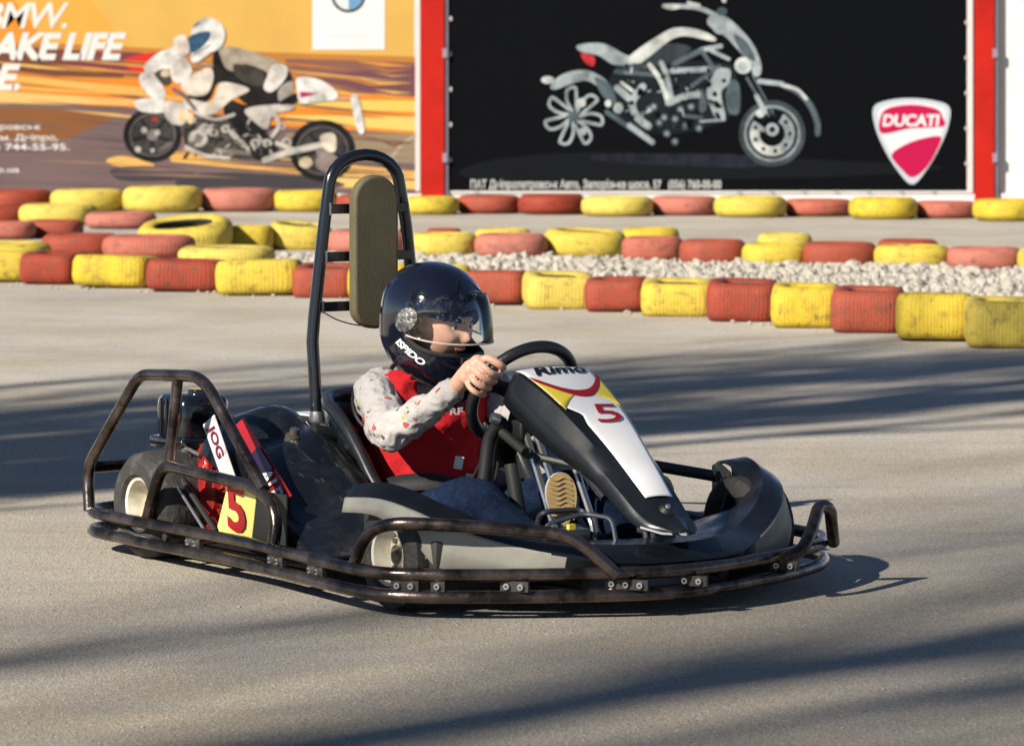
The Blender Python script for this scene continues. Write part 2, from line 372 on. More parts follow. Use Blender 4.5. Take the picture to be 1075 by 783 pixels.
T = lambda p: (120 + p[0] / 3.98, 10 + p[1] / 3.98); a.mott = 1
B1 = (.018, .017, .017)
for cx, cy, r in ((160, 525, 122), (870, 590, 138)):
    a.ell(cx, cy, r, r * .93, B1, T); a.ring(cx, cy, r * .72, r * .8, (.10, .09, .09), T, e=.93); a.ell(cx, cy, r * .68, r * .62, (.055, .05, .05), T)
    for k in range(5):
        t = R(k * 72 + 20); a.line([(cx, cy), (cx + r * .62 * math.cos(t), cy + r * .57 * math.sin(t))], 14, B1, T)
    a.ell(cx, cy, r * .2, r * .2, (.17, .16, .15), T)
a.ell(890, 640, 50, 40, (.24, .19, .17), T); a.ell(125, 505, 13, 13, LG, T); a.ell(180, 515, 12, 12, LG, T); a.ell(100, 585, 13, 13, LG, T); a.ell(170, 458, 16, 10, (.3, .04, .03), T); a.ell(160, 590, 9, 9, LG, T)
a.line([(190, 590), (235, 560)], 16, MG, T); a.ell(800, 640, 28, 24, (.6, .5, .33), T)
a.poly([(300, 450), (420, 440), (560, 470), (680, 560), (650, 625), (480, 620), (340, 600), (290, 540)], (.06, .055, .05), True, T)
a.poly([(425, 170), (560, 180), (700, 230), (745, 290), (740, 350), (700, 390), (560, 400), (480, 330), (430, 310), (395, 380), (330, 395), (290, 380), (400, 280)], B1, True, T)
a.poly([(480, 380), (560, 400), (700, 385), (650, 420), (570, 435), (630, 510), (685, 590), (630, 632), (580, 620), (560, 560), (460, 440)], B1, True, T)
a.poly([(440, 160), (500, 158), (600, 185), (700, 225), (725, 260), (665, 330), (630, 320), (640, 270), (600, 245), (540, 230), (520, 260), (470, 250), (445, 200)], (.33, .28, .22), True, T)
a.poly([(500, 230), (600, 250), (640, 300), (600, 320), (520, 290)], (.05, .045, .04), True, T)
a.poly([(665, 232), (720, 240), (715, 290), (660, 345), (625, 330), (640, 280)], (.58, .54, .50), True, T)
a.poly([(690, 330), (745, 300), (740, 360), (690, 385)], (.30, .27, .24), True, T)
a.poly([(450, 305), (565, 335), (490, 378), (430, 430), (380, 440), (300, 410), (298, 372), (390, 390), (420, 365)], (.56, .50, .43), True, T)
a.poly([(290, 300), (390, 245), (415, 280), (390, 350), (330, 362), (285, 335)], (.56, .50, .43), True, T)
a.poly([(240, 215), (300, 208), (325, 265), (275, 310), (238, 285)], (.58, .53, .48), True, T)
a.poly([(125, 240), (190, 180), (300, 148), (312, 190), (250, 212), (235, 245), (150, 266)], W1, True, T)
a.poly([(112, 270), (160, 268), (212, 340), (205, 378), (150, 362), (108, 310)], W1, True, T)
a.poly([(170, 270), (215, 250), (240, 300), (210, 320)], (.07, .06, .05), True, T); a.ell(213, 268, 18, 16, (.5, .42, .3), T)
a.poly([(90, 380), (205, 375), (210, 430), (110, 425)], W1, True, T)
a.poly([(200, 395), (260, 385), (310, 420), (290, 480), (230, 470)], (.50, .46, .42), True, T)
a.ell(283, 447, 16, 26, (.6, .43, .24), T); a.ell(318, 455, 14, 24, (.6, .43, .24), T)
a.line([(250, 335), (300, 370), (360, 450)], 16, (.12, .11, .12), T)
for x, y, r in ((415, 515, 20), (465, 500, 18), (350, 540, 40), (380, 500, 26), (640, 560, 20), (700, 490, 16), (720, 555, 22), (590, 560, 22)): a.ell(x, y, r, r * .9, LG, T); a.ell(x, y, r * .5, r * .5, MG, T)
a.line([(340, 430), (420, 460), (500, 440)], 14, LG, T); a.line([(490, 515), (555, 585)], 22, (.5, .47, .42), T); a.line([(430, 590), (560, 600)], 20, (.22, .2, .17), T)
rs = random.Random(2)
for k in range(60):
    x = rs.uniform(300, 690); y = rs.uniform(450, 610); t = rs.uniform(0, 3.1); l_ = rs.uniform(8, 34)
    a.line([(x, y), (x + l_ * math.cos(t), y + l_ * math.sin(t))], rs.uniform(4, 9), rs.choice([B1, B1, MG, LG]), T)
a.line([(300, 575), (380, 610), (480, 622)], 16, (.5, .47, .42), T)
a.poly([(545, 422), (640, 400), (745, 400), (740, 420), (665, 440), (640, 500), (600, 482)], (.48, .45, .40), True, T)
a.line([(660, 430), (690, 480), (660, 530)], 18, LG, T); a.line([(680, 560), (760, 590)], 18, LG, T)
a.line([(630, 630), (720, 600), (880, 562)], 26, (.42, .40, .36), T); a.poly([(860, 530), (920, 520), (925, 590), (885, 590)], (.6, .52, .42), True, T)
a.poly([(700, 380), (765, 350), (765, 385), (700, 400)], B1, True, T)
a.poly([(768, 285), (860, 295), (930, 345), (925, 378), (860, 385), (780, 392), (764, 340)], W1, True, T); a.poly([(775, 343), (855, 352), (780, 372)], (.4, .03, .1), False, T)
a.line([(930, 374), (1005, 376)], 14, (.5, .28, .2), T); a.poly([(990, 366), (1020, 368), (1045, 505), (1020, 512), (1000, 440)], W1, True, T)
a.ell(392, 108, 72, 73, W1, T); a.poly([(320, 200), (345, 222), (452, 142), (440, 120), (350, 150)], W1, True, T)
a.poly([(312, 118), (392, 92), (396, 128), (330, 184)], (.035, .09, .16), True, T); a.line([(335, 72), (355, 58)], 9, MG, T); a.line([(330, 195), (400, 150)], 6, MG, T)
a.poly([(248, 128), (296, 108), (314, 180), (258, 188)], (.58, .50, .44), True, T); a.line([(340, 225), (410, 235)], 12, (.3, .2, .15), T)
a.done('banner', 'orange and yellow banner with a rider on a white racing motorcycle')
a = Art(); a.bx = ((wx(468) + wx(1021)) / 2, (wz(-150) + wz(203)) / 2, wx(1021) - wx(468), wz(-150) - wz(203)); a.rect(468, -150, 1021, 203, W1); a.rect(471, -150, 1015, 200.5, BLACK)
a.poly([(500, 172), (620, 160), (860, 168), (990, 176), (860, 186), (520, 190)], (.008, .009, .011), True)
T = lambda p: (540 + p[0] / 3.56, p[1] / 3.56); a.mott = 1
LB = (.30, .345, .36); MB = (.075, .10, .115); DB = (.012, .016, .020); LW = (.48, .50, .48)
a.poly([(300, 580), (560, 575), (860, 580), (900, 625), (600, 620), (340, 605)], (.016, .018, .026), True, T)
a.poly([(380, 250), (560, 230), (800, 240), (830, 300), (800, 440), (600, 500), (440, 480), (360, 380)], DB, True, T)
for k in range(7):
    t = R(k * 51.4 + 8); c, s_ = math.cos(t), math.sin(t)
    def sp(r, q): return (222 + (c * r - s_ * q), 437 + (s_ * r + c * q))
    a.line([sp(22, -4), sp(60, -20), sp(100, -16), sp(108, 14), sp(80, 16), sp(30, 12)], 11, LB, T)
a.ell(222, 437, 20, 20, MB, T); a.ell(250, 385, 17, 17, LW, T); a.ell(255, 492, 15, 15, LB, T)
a.poly([(140, 312), (190, 275), (270, 264), (340, 300), (372, 352), (325, 332), (260, 302), (150, 336)], LB, True, T)
a.poly([(300, 290), (360, 320), (380, 390), (330, 360)], MB, True, T)
a.ell(124, 300, 24, 14, LW, T); a.line([(120, 300), (170, 305)], 7, LB, T)
a.poly([(470, 212), (560, 165), (660, 178), (610, 222), (500, 255), (400, 275), (380, 255)], (.035, .045, .055), True, T)
a.poly([(238, 170), (330, 164), (420, 208), (470, 215), (440, 242), (370, 242), (322, 212), (300, 205), (244, 192)], LB, True, T)
a.poly([(248, 200), (297, 213), (296, 248), (265, 236)], (.42, .03, .04), True, T)
a.poly([(430, 212), (560, 122), (620, 104), (690, 114), (748, 140), (742, 156), (650, 137), (590, 147), (520, 200), (465, 238)], LW, True, T)
for p, wd, c in ((((595, 240), (700, 188)), 20, MB), (((700, 188), (770, 174)), 18, LB), (((590, 266), (765, 258)), 20, LB), (((700, 190), (745, 260)), 16, MB), (((660, 325), (765, 250)), 16, MB), (((735, 190), (800, 222)), 14, LB), (((380, 270), (520, 280)), 16, MB)): a.line(p, wd, c, T)
a.line([(505, 245), (545, 300), (572, 375)], 18, LW, T); a.line([(548, 235), (570, 290), (590, 385)], 18, LB, T); a.line([(575, 385), (640, 360), (690, 355)], 24, LB, T)
a.line([(480, 325), (440, 385), (460, 440), (500, 472)], 27, LB, T); a.line([(385, 330), (430, 370)], 26, LB, T); a.line([(400, 310), (440, 340)], 12, LW, T); a.ell(350, 388, 12, 14, LW, T); a.ell(388, 405, 18, 20, LB, T)
a.line([(345, 420), (420, 470), (515, 535)], 18, MB, T); a.line([(430, 470), (515, 532)], 20, LB, T)
a.poly([(762, 258), (805, 262), (802, 310), (772, 350), (788, 442), (752, 442), (718, 352), (738, 290)], LB, True, T); a.poly([(810, 300), (840, 320), (840, 420), (800, 420), (790, 350)], MB, True, T)
a.line([(695, 455), (785, 448)], 9, LB, T); a.line([(640, 435), (700, 440)], 12, MB, T); a.poly([(700, 330), (720, 400), (690, 420)], MB, True, T)
for x, y in ((560, 440), (600, 445), (640, 470), (570, 500), (520, 400), (620, 410), (660, 400), (505, 410), (540, 460), (690, 480), (600, 530)): a.ell(x, y, 14, 14, MB, T); a.ell(x, y, 6, 6, LB, T)
a.poly([(738, 58), (800, 70), (880, 150), (912, 210), (922, 262), (880, 232), (830, 182), (790, 140), (722, 92)], LB, True, T); a.poly([(820, 130), (870, 160), (900, 230), (850, 200)], MB, True, T)
a.line([(560, 24), (680, 30), (768, 66)], 17, LB, T); a.line([(650, 12), (690, 22)], 12, LW, T); a.ell(590, 27, 30, 11, LW, T); a.ell(770, 100, 30, 30, LB, T); a.ell(775, 45, 20, 16, MB, T); a.line([(780, -6), (784, 4)], 16, LW, T)
rs = random.Random(8)
for k in range(70):
    x = rs.uniform(395, 790); y = rs.uniform(240, 520)
    if y > 500 - abs(x - 590) * .35 or (x > 740 and y < 300): continue
    if k % 2: a.ell(x, y, rs.uniform(5, 16), rs.uniform(4, 12), BLACK, T, rs.uniform(0, 3))
    else:
        t = rs.uniform(0, 3.1); l_ = rs.uniform(8, 26); a.line([(x, y), (x + l_ * math.cos(t), y + l_ * math.sin(t))], rs.uniform(2.5, 6), rs.choice([LB, MB, LW]), T)
a.ell(855, 246, 32, 31, LW, T); a.ell(905, 262, 18, 26, LB, T); a.ell(850, 250, 20, 19, LB, T)
a.line([(868, 292), (950, 432)], 10, MB, T); a.line([(890, 282), (966, 425)], 8, MB, T)
a.ring(963, 500, 96, 124, (.05, .06, .07), T); a.ring(963, 500, 92, 108, MB, T); a.ring(963, 500, 98, 104, LB, T); a.ring(963, 500, 48, 84, LW, T, 60, 190); a.ring(963, 500, 48, 84, LB, T, -60, 60); a.ring(963, 500, 30, 84, LB, T, 190, 215)
for k in range(9):
    t = R(k * 40); a.ell(963 + 66 * math.cos(t), 500 + 66 * math.sin(t), 8, 8, DB, T)
a.ell(963, 485, 24, 24, LB, T); a.ell(963, 485, 12, 12, DB, T); a.ell(918, 425, 16, 15, LW, T); a.line([(905, 360), (935, 420)], 18, LB, T)
a.line([(915, 305), (1000, 315)], 18, LB, T); a.line([(1010, 322), (1060, 345), (1105, 395), (1130, 455), (1133, 500)], 22, MB, T); a.line([(1000, 320), (1055, 335), (1090, 370)], 12, LW, T)
a.mott = 0; a.text('ПАТ Дніпропетровськ Авто, Запорізьке шосе, 57   (056) 760-00-00', 494, 757, 188.5, 201, (.5, .5, .48), .022)
T = lambda p: (775 + p[0] / 3.56, p[1] / 3.56)
a.poly([(506, 400), (560, 376), (645, 368), (735, 378), (788, 402), (786, 465), (760, 535), (710, 625), (650, 690), (590, 632), (538, 545), (508, 465)], (.46, .50, .54), True, T)
a.poly([(526, 412), (575, 392), (645, 385), (720, 393), (770, 412), (768, 465), (745, 530), (700, 612), (650, 664), (602, 615), (552, 540), (528, 465)], (.66, .64, .65), True, T)
CR = (.44, .010, .065)
a.poly([(530, 440), (560, 405), (650, 392), (740, 408), (764, 440), (764, 474), (640, 482), (536, 500)], CR, True, T)
a.poly([(572, 582), (610, 548), (680, 520), (756, 512), (738, 570), (702, 628), (650, 664), (608, 632)], CR, True, T)
vs, fs = text2d('DUCATI', 1, .035, .12, .95); a.faces([T(p) for p in fit(vs, 538, 752, 474, 428)], fs, (.66, .64, .65))
for px in list(range(776, 1000, 34)) + [500]: a.ell(px, 201.5, 2, 1.6, (.4, .4, .38))
for py in range(20, 190, 37):
    a.ell(473, py, 1.6, 2.4, (.5, .48, .5)); a.ell(1014, py + 4, 1.6, 2.2, (.5, .45, .4))
a.done('banner', 'black banner with a silver cruiser motorcycle and a crimson shield emblem')
# ------------------------------------------------------------------ tyre barriers
def tyre_paint(name, c1, c2, c3):
    m = bpy.data.materials.new(name); m.use_nodes = True
    global N, L, tc
    N, L = nodes(m); b = N['Principled BSDF']; b.inputs['Roughness'].default_value = .6; tc = N.new('ShaderNodeTexCoord'); b.inputs['Specular IOR Level'].default_value = .18
    oi = N.new('ShaderNodeObjectInfo'); add = N.new('ShaderNodeVectorMath'); add.operation = 'ADD'
    sc_ = N.new('ShaderNodeVectorMath'); sc_.operation = 'SCALE'; sc_.inputs[3].default_value = 30; L.new(oi.outputs['Location'], sc_.inputs[0])
    L.new(tc.outputs['Object'], add.inputs[0]); L.new(sc_.outputs[0], add.inputs[1]); v = add.outputs[0]
    base = mixc(rng(noi(3, 4, .6, v), .3, .7, 0, 1), c1, c2)
    base = mixc(rng(oi.outputs['Random'], 0, 1, 0, .55), base, c3)
    base = mixc(rng(noi(3.5, 6, .72, v), .52, .72, 0, .8), base, (.05, .038, .028))
    base = mixc(rng(noi(34, 5, .75, v), .5, .66, 0, .45), base, (.22, .17, .11))
    L.new(base, b.inputs['Base Color'])
    sp = N.new('ShaderNodeSeparateXYZ'); L.new(tc.outputs['Object'], sp.inputs[0])
    at = N.new('ShaderNodeMath'); at.operation = 'ARCTAN2'; L.new(sp.outputs[1], at.inputs[0]); L.new(sp.outputs[0], at.inputs[1])
    mu = N.new('ShaderNodeMath'); mu.operation = 'MULTIPLY'; mu.inputs[1].default_value = 70; L.new(at.outputs[0], mu.inputs[0])
    sn = N.new('ShaderNodeMath'); sn.operation = 'SINE'; L.new(mu.outputs[0], sn.inputs[0])
    bp = N.new('ShaderNodeBump'); bp.inputs['Strength'].default_value = .16; bp.inputs['Distance'].default_value = .006; L.new(sn.outputs[0], bp.inputs['Height'])
    b2 = N.new('ShaderNodeBump'); b2.inputs['Strength'].default_value = .4; b2.inputs['Distance'].default_value = .01; L.new(noi(25, 4, .6, v), b2.inputs['Height']); L.new(bp.outputs[0], b2.inputs['Normal'])
    L.new(b2.outputs[0], b.inputs['Normal']); return m
PAINT = {'red': tyre_paint('red tyre paint', (.25, .026, .011), (.17, .018, .010), (.30, .07, .04)),
         'yellow': tyre_paint('yellow tyre paint', (.50, .38, .02), (.40, .27, .02), (.54, .44, .12)),
         'pink': tyre_paint('faded pink tyre paint', (.35, .10, .065), (.31, .065, .04), (.38, .15, .12))}
INNER = mat('old black rubber', (.03, .028, .026), .8, 0, vscale=12, col2=(.10, .08, .05))
def tyre_mesh(name, n, hole, bul=.14):   # unit tyre: radius 1, height 1, squashed plan |x|^n+|y|^n = 1
    bm = bmesh.new(); seg = 64
    prof = []
    for k in range(9):   # bulging tread wall
        t = k / 8; z = t; q = abs(2 * t - 1); prof.append((1 - bul * q ** 3.6, .03 + .94 * z, 0))
    prof += [(.80, .995, 0), (.74, 1.0, 0), (hole + .04, .96, 0), (hole, .9, 1), (hole + .04, .80, 1), (.78, .62, 1), (.80, .35, 1), (hole, .08, 1), (.80, .0, 0)]
    rings = []
    for r, z, mi in prof:
        ring = []
        for k in range(seg):
            a_ = 2 * math.pi * k / seg; c, s = math.cos(a_), math.sin(a_)
            e = (abs(c) ** n + abs(s) ** n) ** (-1 / n)
            ring.append(bm.verts.new((c * r * e, s * r * e, z)))
        rings.append(ring)
    for i in range(len(rings)):
        A, B = rings[i], rings[(i + 1) % len(rings)]
        for k in range(seg): bm.faces.new((A[k], A[(k + 1) % seg], B[(k + 1) % seg], B[k])).material_index = prof[i][2]
    return bm
def proto(name, n, hole, col):
    o = mk('tyre', tyre_mesh(name, n, hole, .08 if n > 4 else .14), [PAINT[col], INNER], ang=60); me = o.data; bpy.data.objects.remove(o); return me
PM = {(k, c): proto(k, n, h, c) for k, n, h in (('far', 2.2, .55), ('mid', 2.6, .6), ('near', 6, .5)) for c in PAINT}
ORD = 'first second third fourth fifth sixth seventh eighth ninth tenth eleventh twelfth'.split()
def row(kind, items, group, place, depth=1.0):
    seq = []
    for it in items:
        x0, x1, yb, yt, col = it[:5]; tilt = it[5] if len(it) > 5 else (0, 0)
        dz = it[6] if len(it) > 6 else 0
        Y = FP * CAM_H / (yb - 77); s = FP / Y; rx = (x1 - x0) / 2 / s; ry = rx * depth if kind != 'near' else .24
        Yc = Y + ry * .92; X = ((x0 + x1) / 2 - 537.5) / FP * (Y + ry * .35)
        h = max(.13, min(.235, ((yb - yt) / s) - (.02 if kind != 'near' else .0)))
        o = bpy.data.objects.new('tyre', PM[(kind, col)]); link(o)
        o.location = (X, Yc, .002 + dz); o.scale = (rx * (1.13 if kind == 'near' else 1.07), ry, h); o.rotation_euler = (R(tilt[0]), R(tilt[1]), R(random.uniform(-6, 6)))
        if kind == 'near': o.rotation_euler = (R(random.uniform(-2.5, 2.5)), R(random.uniform(-2, 2)), R(-3 + random.uniform(-7, 7))); o.scale.z *= random.uniform(.95, 1.06); o.scale.y *= random.uniform(.9, 1.1)
        if kind != 'near': o.rotation_euler.z = 0 if tilt != (0, 0) else R(random.uniform(-25, 25)) if kind == 'far' and rx == ry else 0
        seq.append((X, col, o))
    return seq
def label_row(seq, group, tmpl, fr='right'):
    cnt = {}
    for X, col, o in sorted(seq, key=lambda q: -q[0] if fr == 'right' else q[0]):
        i = cnt.get(col, 0); cnt[col] = i + 1
        cn = 'faded pink' if col == 'pink' else col
        setp(o, tmpl.format(o=ORD[i], c=cn, f=fr), 'tyre', group)
Rr, Yy, Pp = 'red', 'yellow', 'pink'
farL = row('far', [(-82, -20, 222, 198, Yy), (-20, 50, 222, 198, Rr), (53, 127, 223, 198, Yy), (129, 208, 224, 195, Yy), (210, 287, 223, 197, Pp), (288, 352, 223, 199, Yy), (354, 424, 224, 203, Rr)], '', '')
farR = row('far', [(425, 480, 226, 205, Yy), (481, 545, 225, 204, Rr), (546, 613, 226, 203, Rr), (613, 684, 228, 205, Yy), (685, 753, 227, 205, Pp), (753, 825, 229, 205, Yy), (826, 895, 228, 208, Pp), (895, 963, 231, 206, Yy), (963, 1026, 230, 210, Pp), (1026, 1098, 233, 208, Yy)], '', '')
GF = 'painted tyres in the far row along the wall'
label_row(farL, GF, '{o} {c} tyre from the left in the far row, below the orange banner', 'left')
label_row(farR, GF, '{o} {c} tyre from the right in the far row, below the black banner')
mid = row('mid', [(428, 499, 271, 243, Yy), (500, 573, 272, 244, Pp), (573, 655, 271, 240, Yy, (2, 2)), (655, 717, 276, 247, Pp), (716, 783, 280, 250, Rr), (782, 847, 282, 254, Yy), (846, 921, 283, 253, Rr), (921, 998, 284, 256, Yy), (998, 1073, 285, 258, Pp), (1073, 1140, 287, 259, Yy)], '', '', 1.0)
label_row(mid, 'painted tyres in the middle row behind the gravel', '{o} {c} tyre from the right in the middle row, just behind the gravel')
mb = row('mid', [(448, 484, 263, 241, Rr, (0, 0), .02), (500, 556, 262, 240, Yy, (0, 0), .01), (655, 712, 266, 242, Yy, (0, 0), .03), (798, 852, 271, 249, Yy, (0, 0), .03), (925, 985, 273, 253, Rr, (0, 0), .0)], '', '', 1.0)
for (X, c, o), lab in zip(mb, ('red tyre mostly hidden behind the middle row, right of the seat hoop', 'flat yellow tyre showing its top behind the leftmost pink middle-row tyre', 'yellow tyre whose top shows behind the middle-row pink tyre', 'yellow tyre whose top lies behind the middle row, above another yellow tyre', 'red tyre low behind the middle row, near its right end')): setp(o, lab, 'tyre', 'tyres lying behind the middle row')
jum = [('mid', (20, 97, 237, 213, Yy), 'yellow tyre lying in front of the far row, left of the flat pink tyre'),
       ('mid', (-42, 24, 236, 217, Rr), 'red tyre cut by the left picture edge, just below the far row'),
       ('mid', (90, 160, 241, 224, Pp), 'flat pink tyre sunk between the far row and the tilted yellow tyre'),
       ('mid', (146, 241, 267, 231, Yy, (9, -5)), 'large yellow tyre tilted toward the track with its dark hole showing'),
       ('mid', (-22, 34, 252, 232, Pp), 'pinkish tyre at the left picture edge, behind the low yellow one'),
       ('mid', (28, 84, 250, 234, Rr), 'dark red tyre squeezed in behind the front tyres at left'),
       ('mid', (44, 121, 271, 244, Rr), 'dark red tyre wedged behind the front row, left of the pale pink one'),
       ('mid', (108, 200, 273, 246, Pp), 'pale pink tyre behind the front row, left of the big tilted yellow tyre'),
       ('mid', (238, 285, 264, 235, Yy), 'narrow yellow tyre in shade, right of the big tilted yellow tyre'),
       ('mid', (281, 345, 263, 233, Yy, (4, 4)), 'yellow tyre just left of the seat hoop, above the gravel tip'),
       ('mid', (345, 428, 268, 240, Pp), 'pink tyre behind the olive headrest board'),
       ('mid', (188, 284, 282, 265, Yy), 'low flat yellow tyre right behind the front row, at the gravel tip'),
       ('mid', (160, 240, 256, 228, Rr), 'red tyre behind the big tilted yellow tyre'),
       ('mid', (-50, 47, 280, 253, Yy), 'yellow tyre behind the front row at the left picture edge')]
for k, it, lab in jum:
    s = row(k, [it], '', ''); setp(s[0][2], lab, 'tyre', 'loose painted tyres heaped at the left')
nearL = row('near', [(-60, -26, 296, 266, Rr), (-27, 28, 297, 267, Yy), (28, 83, 299, 268, Rr), (83, 158, 303, 270, Yy), (158, 231, 307, 274, Rr), (231, 312, 311, 277, Yy), (312, 372, 313, 280, Rr)], '', '')
nearR = row('near', [(372, 432, 316, 282, Yy), (432, 492, 320, 285, Yy), (492, 553, 321, 288, Rr), (553, 620, 325, 290, Yy), (619, 678, 328, 293, Rr), (678, 748, 333, 297, Yy), (747, 815, 338, 299, Rr), (815, 881, 345, 303, Yy), (879, 949, 350, 308, Rr), (948, 1021, 359, 312, Yy), (1020, 1096, 366, 318, Yy)], '', '')
GN = 'tyres squeezed together in the front row beside the track'
label_row(nearL, GN, '{o} {c} tyre from the left end of the front row beside the track', 'left')
label_row(nearR, GN, '{o} {c} tyre from the right end of the front row beside the track')
# gravel bed between the middle and front rows
GR = mat('gravel stone', (.38, .345, .29), .85, 0, vscale=2.5, col2=(.24, .22, .185), lo=.35, hi=.7)
def nearY(X):   # front edge depth of the front row
    pts = [(-3.2, 23.7), (-2.2, 22.9), (-1.2, 22.2), (-.3, 21.6), (.5, 21.0), (1.0, 20.3), (1.5, 19.6), (2.0, 19.0), (2.6, 18.2), (3.4, 17.6)]
    for (a_, b_), (c, d) in zip(pts, pts[1:]):
        if X <= c: return b_ + (d - b_) * max(0, X - a_) / (c - a_)
    return 17.4
def backY(X): return 26.4 if X < 0 else 26.4 - X * .35
def gh(X, Y):
    f = nearY(X) + .42; bk = backY(X) + .2; t = (Y - f) / (bk - f)
    if t < 0 or t > 1: return -.02
    e = min(1, (X + 1.72) / .5) if X < 0 else 1
    return max(-.02, (.055 * math.sin(math.pi * (t * .8 + .16)) + .02 * noise.noise(Vector((X * 1.5, Y * 1.5, 0)))) * max(0, e))
bm = bmesh.new(); nx, ny = 120, 60; V = []
for i in range(nx + 1):
    X = -1.8 + i / nx * 6.4; r_ = []
    for j in range(ny + 1):
        f = nearY(X) + .40; Y = f + (backY(X) + .25 - f) * j / ny; r_.append(bm.verts.new((X, Y, gh(X, Y) + .012 * noise.noise(Vector((X * 14, Y * 14, 1))))))
    V.append(r_)
for i in range(nx):
    for j in range(ny): bm.faces.new((V[i][j], V[i + 1][j], V[i + 1][j + 1], V[i][j + 1]))
ico = bmesh.new(); bmesh.ops.create_icosphere(ico, subdivisions=1, radius=1); iv = [v.co.copy() for v in ico.verts]; ifc = [[v.index for v in f.verts] for f in ico.faces]; ico.free()
rg = random.Random(3)
for k in range(7500):
    X = rg.uniform(-1.75, 4.4); f = nearY(X) + .42; Y = f + (backY(X) + .2 - f) * rg.random(); z = gh(X, Y)
    if z < -.005: continue
    q = rg.uniform(.008, .030) if rg.random() < .93 else rg.uniform(.03, .05); rot = Quaternion(Vector((rg.random(), rg.random(), rg.random() + .01)).normalized(), rg.uniform(0, 6))
    sv = Vector((q * rg.uniform(.7, 1.3), q * rg.uniform(.7, 1.3), q * rg.uniform(.5, 1)))
    vs = [bm.verts.new(Vector((X, Y, z + q * .2)) + rot @ Vector((c.x * sv.x, c.y * sv.y, c.z * sv.z))) for c in iv]
    for fc in ifc: bm.faces.new([vs[i] for i in fc])
setp(mk('gravel', bm, GR, smooth=False), kind='stuff')
# loose grit and pebbles lying on the track
bm = bmesh.new(); rg = random.Random(9)
for k in range(260):
    Y = rg.uniform(7.2, 21); X = rg.uniform(-.15, .15) * Y; q = rg.uniform(.0015, .0045)
    if rg.random() < .35: Xn = rg.uniform(-3, 3); Y = nearY(Xn) - rg.uniform(.02, .35); X = Xn; q = rg.uniform(.006, .016)
    vs = [bm.verts.new((X + c.x * q, Y + c.y * q, q * .4 + c.z * q * .6)) for c in iv]
    for fc in ifc: bm.faces.new([vs[i] for i in fc])
setp(mk('grit', bm, GR, smooth=False), kind='stuff')
#@@TREES
BARK = mat('bark', (.13, .10, .075), .9, 0, vscale=6, col2=(.05, .04, .03), bump=.6, bscale=20)
TW = Vector((.716, .698, 0)); TN = Vector((.698, -.716, 0))
def tree(c, s0, h, r, seed, lean, label, low=.35, dens=1.0, spread=.5):
    rg = random.Random(seed); base = TN * c + TW * s0
    root = empty('tree', base, 0, label, 'tree', 'bare trees on the near side of the track')
    bt = bmesh.new(); P = []; n = 12
    for i in range(n + 1):
        t = i / n; P.append(Vector((lean[0] * t * h + .10 * math.sin(3 * t + seed), lean[1] * t * h + .10 * math.cos(4 * t + seed) - .10 * math.cos(seed), t * h)))
    P[0].x = P[0].y = 0
    tube(bt, P, [r * (1.25 if i == 0 else 1) * (1 - .8 * i / n) for i in range(n + 1)], 10)
    mk('trunk', bt, BARK, root)
    bc = bmesh.new()
    def branch(p, d, ln, rr, lv):
        pts = [p]; dd = d.copy()
        for k in range(4):
            dd = (dd + Vector((rg.uniform(-.18, .18), rg.uniform(-.18, .18), .10))).normalized(); pts.append(pts[-1] + dd * ln / 4)
        tube(bc, pts, [rr * (1 - .2 * k) for k in range(5)], 5, cap=False)
        if lv < 3:
            for k in range(3 if lv < 2 else 4):
                q = pts[rg.choice((2, 3, 4))]; d2 = (dd + Vector((rg.uniform(-.8, .8), rg.uniform(-.8, .8), rg.uniform(-.2, .6)))).normalized()
                branch(q, d2, ln * rg.uniform(.5, .7), rr * .5, lv + 1)
    nb = int(13 * dens)
    for i in range(nb):
        t = low + (1 - low) * (i + .5) / nb; p = P[min(n, int(t * n))]; a_ = rg.uniform(0, 6.28)
        d = Vector((math.cos(a_) * spread, math.sin(a_) * spread, 1 - spread * .4)).normalized()
        branch(p, d, h * .26 * (1.25 - t * .7), r * .42 * (1.15 - t * .7), 0)
    mk('crown', bc, BARK, root)
tree(-5.60, -19, 19, .38, 1, (0, 0), 'stout bare tree beyond the lower left, whose trunk shades the near asphalt', .72, .7, .3)
tree(-4.95, -24, 21, .22, 8, (0, 0), 'tall thin bare tree standing behind the stout one', .5, 1.3, .3)
tree(-6.55, -21, 18, .14, 9, (0, 0), 'young bare tree standing beside the stout one', .75, .8, .22)
tree(-9.62, -7, 13.5, .36, 2, (.006, 0), 'thickest bare tree left of the track', .6, 1.0, .2)
tree(-10.45, -5.5, 11.6, .28, 3, (0, .01), 'bare tree standing second in the line left of the track', .45, 1.0, .26)
tree(-11.15, -7.5, 11.6, .24, 4, (0, 0), 'tall bare tree third in the line left of the track', .5, 1.0, .3)
tree(-11.9, -5, 9.6, .18, 6, (0, 0), 'slender bare tree at the far end of the line left of the track', .5, .9, .3)
tree(-9.95, -3.2, 7.4, .30, 11, (0, 0), 'short twiggy tree left of the track, nearest the kart', .35, 3.2, .24)
tree(-10.7, -3.6, 7.6, .26, 12, (0, 0), 'short twiggy tree left of the track, next to the nearest one', .3, 3.2, .28)
tree(-11.6, -4.4, 7.8, .2, 13, (0, 0), 'short twiggy tree left of the track, behind the others', .3, 2.6, .3)
#@@KART
KO = Vector((-.5, 10.5, 0)); KA = R(-56)
kart = empty('go_kart', KO, KA, 'black rental go-kart number 5 with bronze tube bumper, driven across the track', 'go-kart')
def part(name, bm, m, parent=kart, **kw): return mk(name, bm, m, parent, **kw)
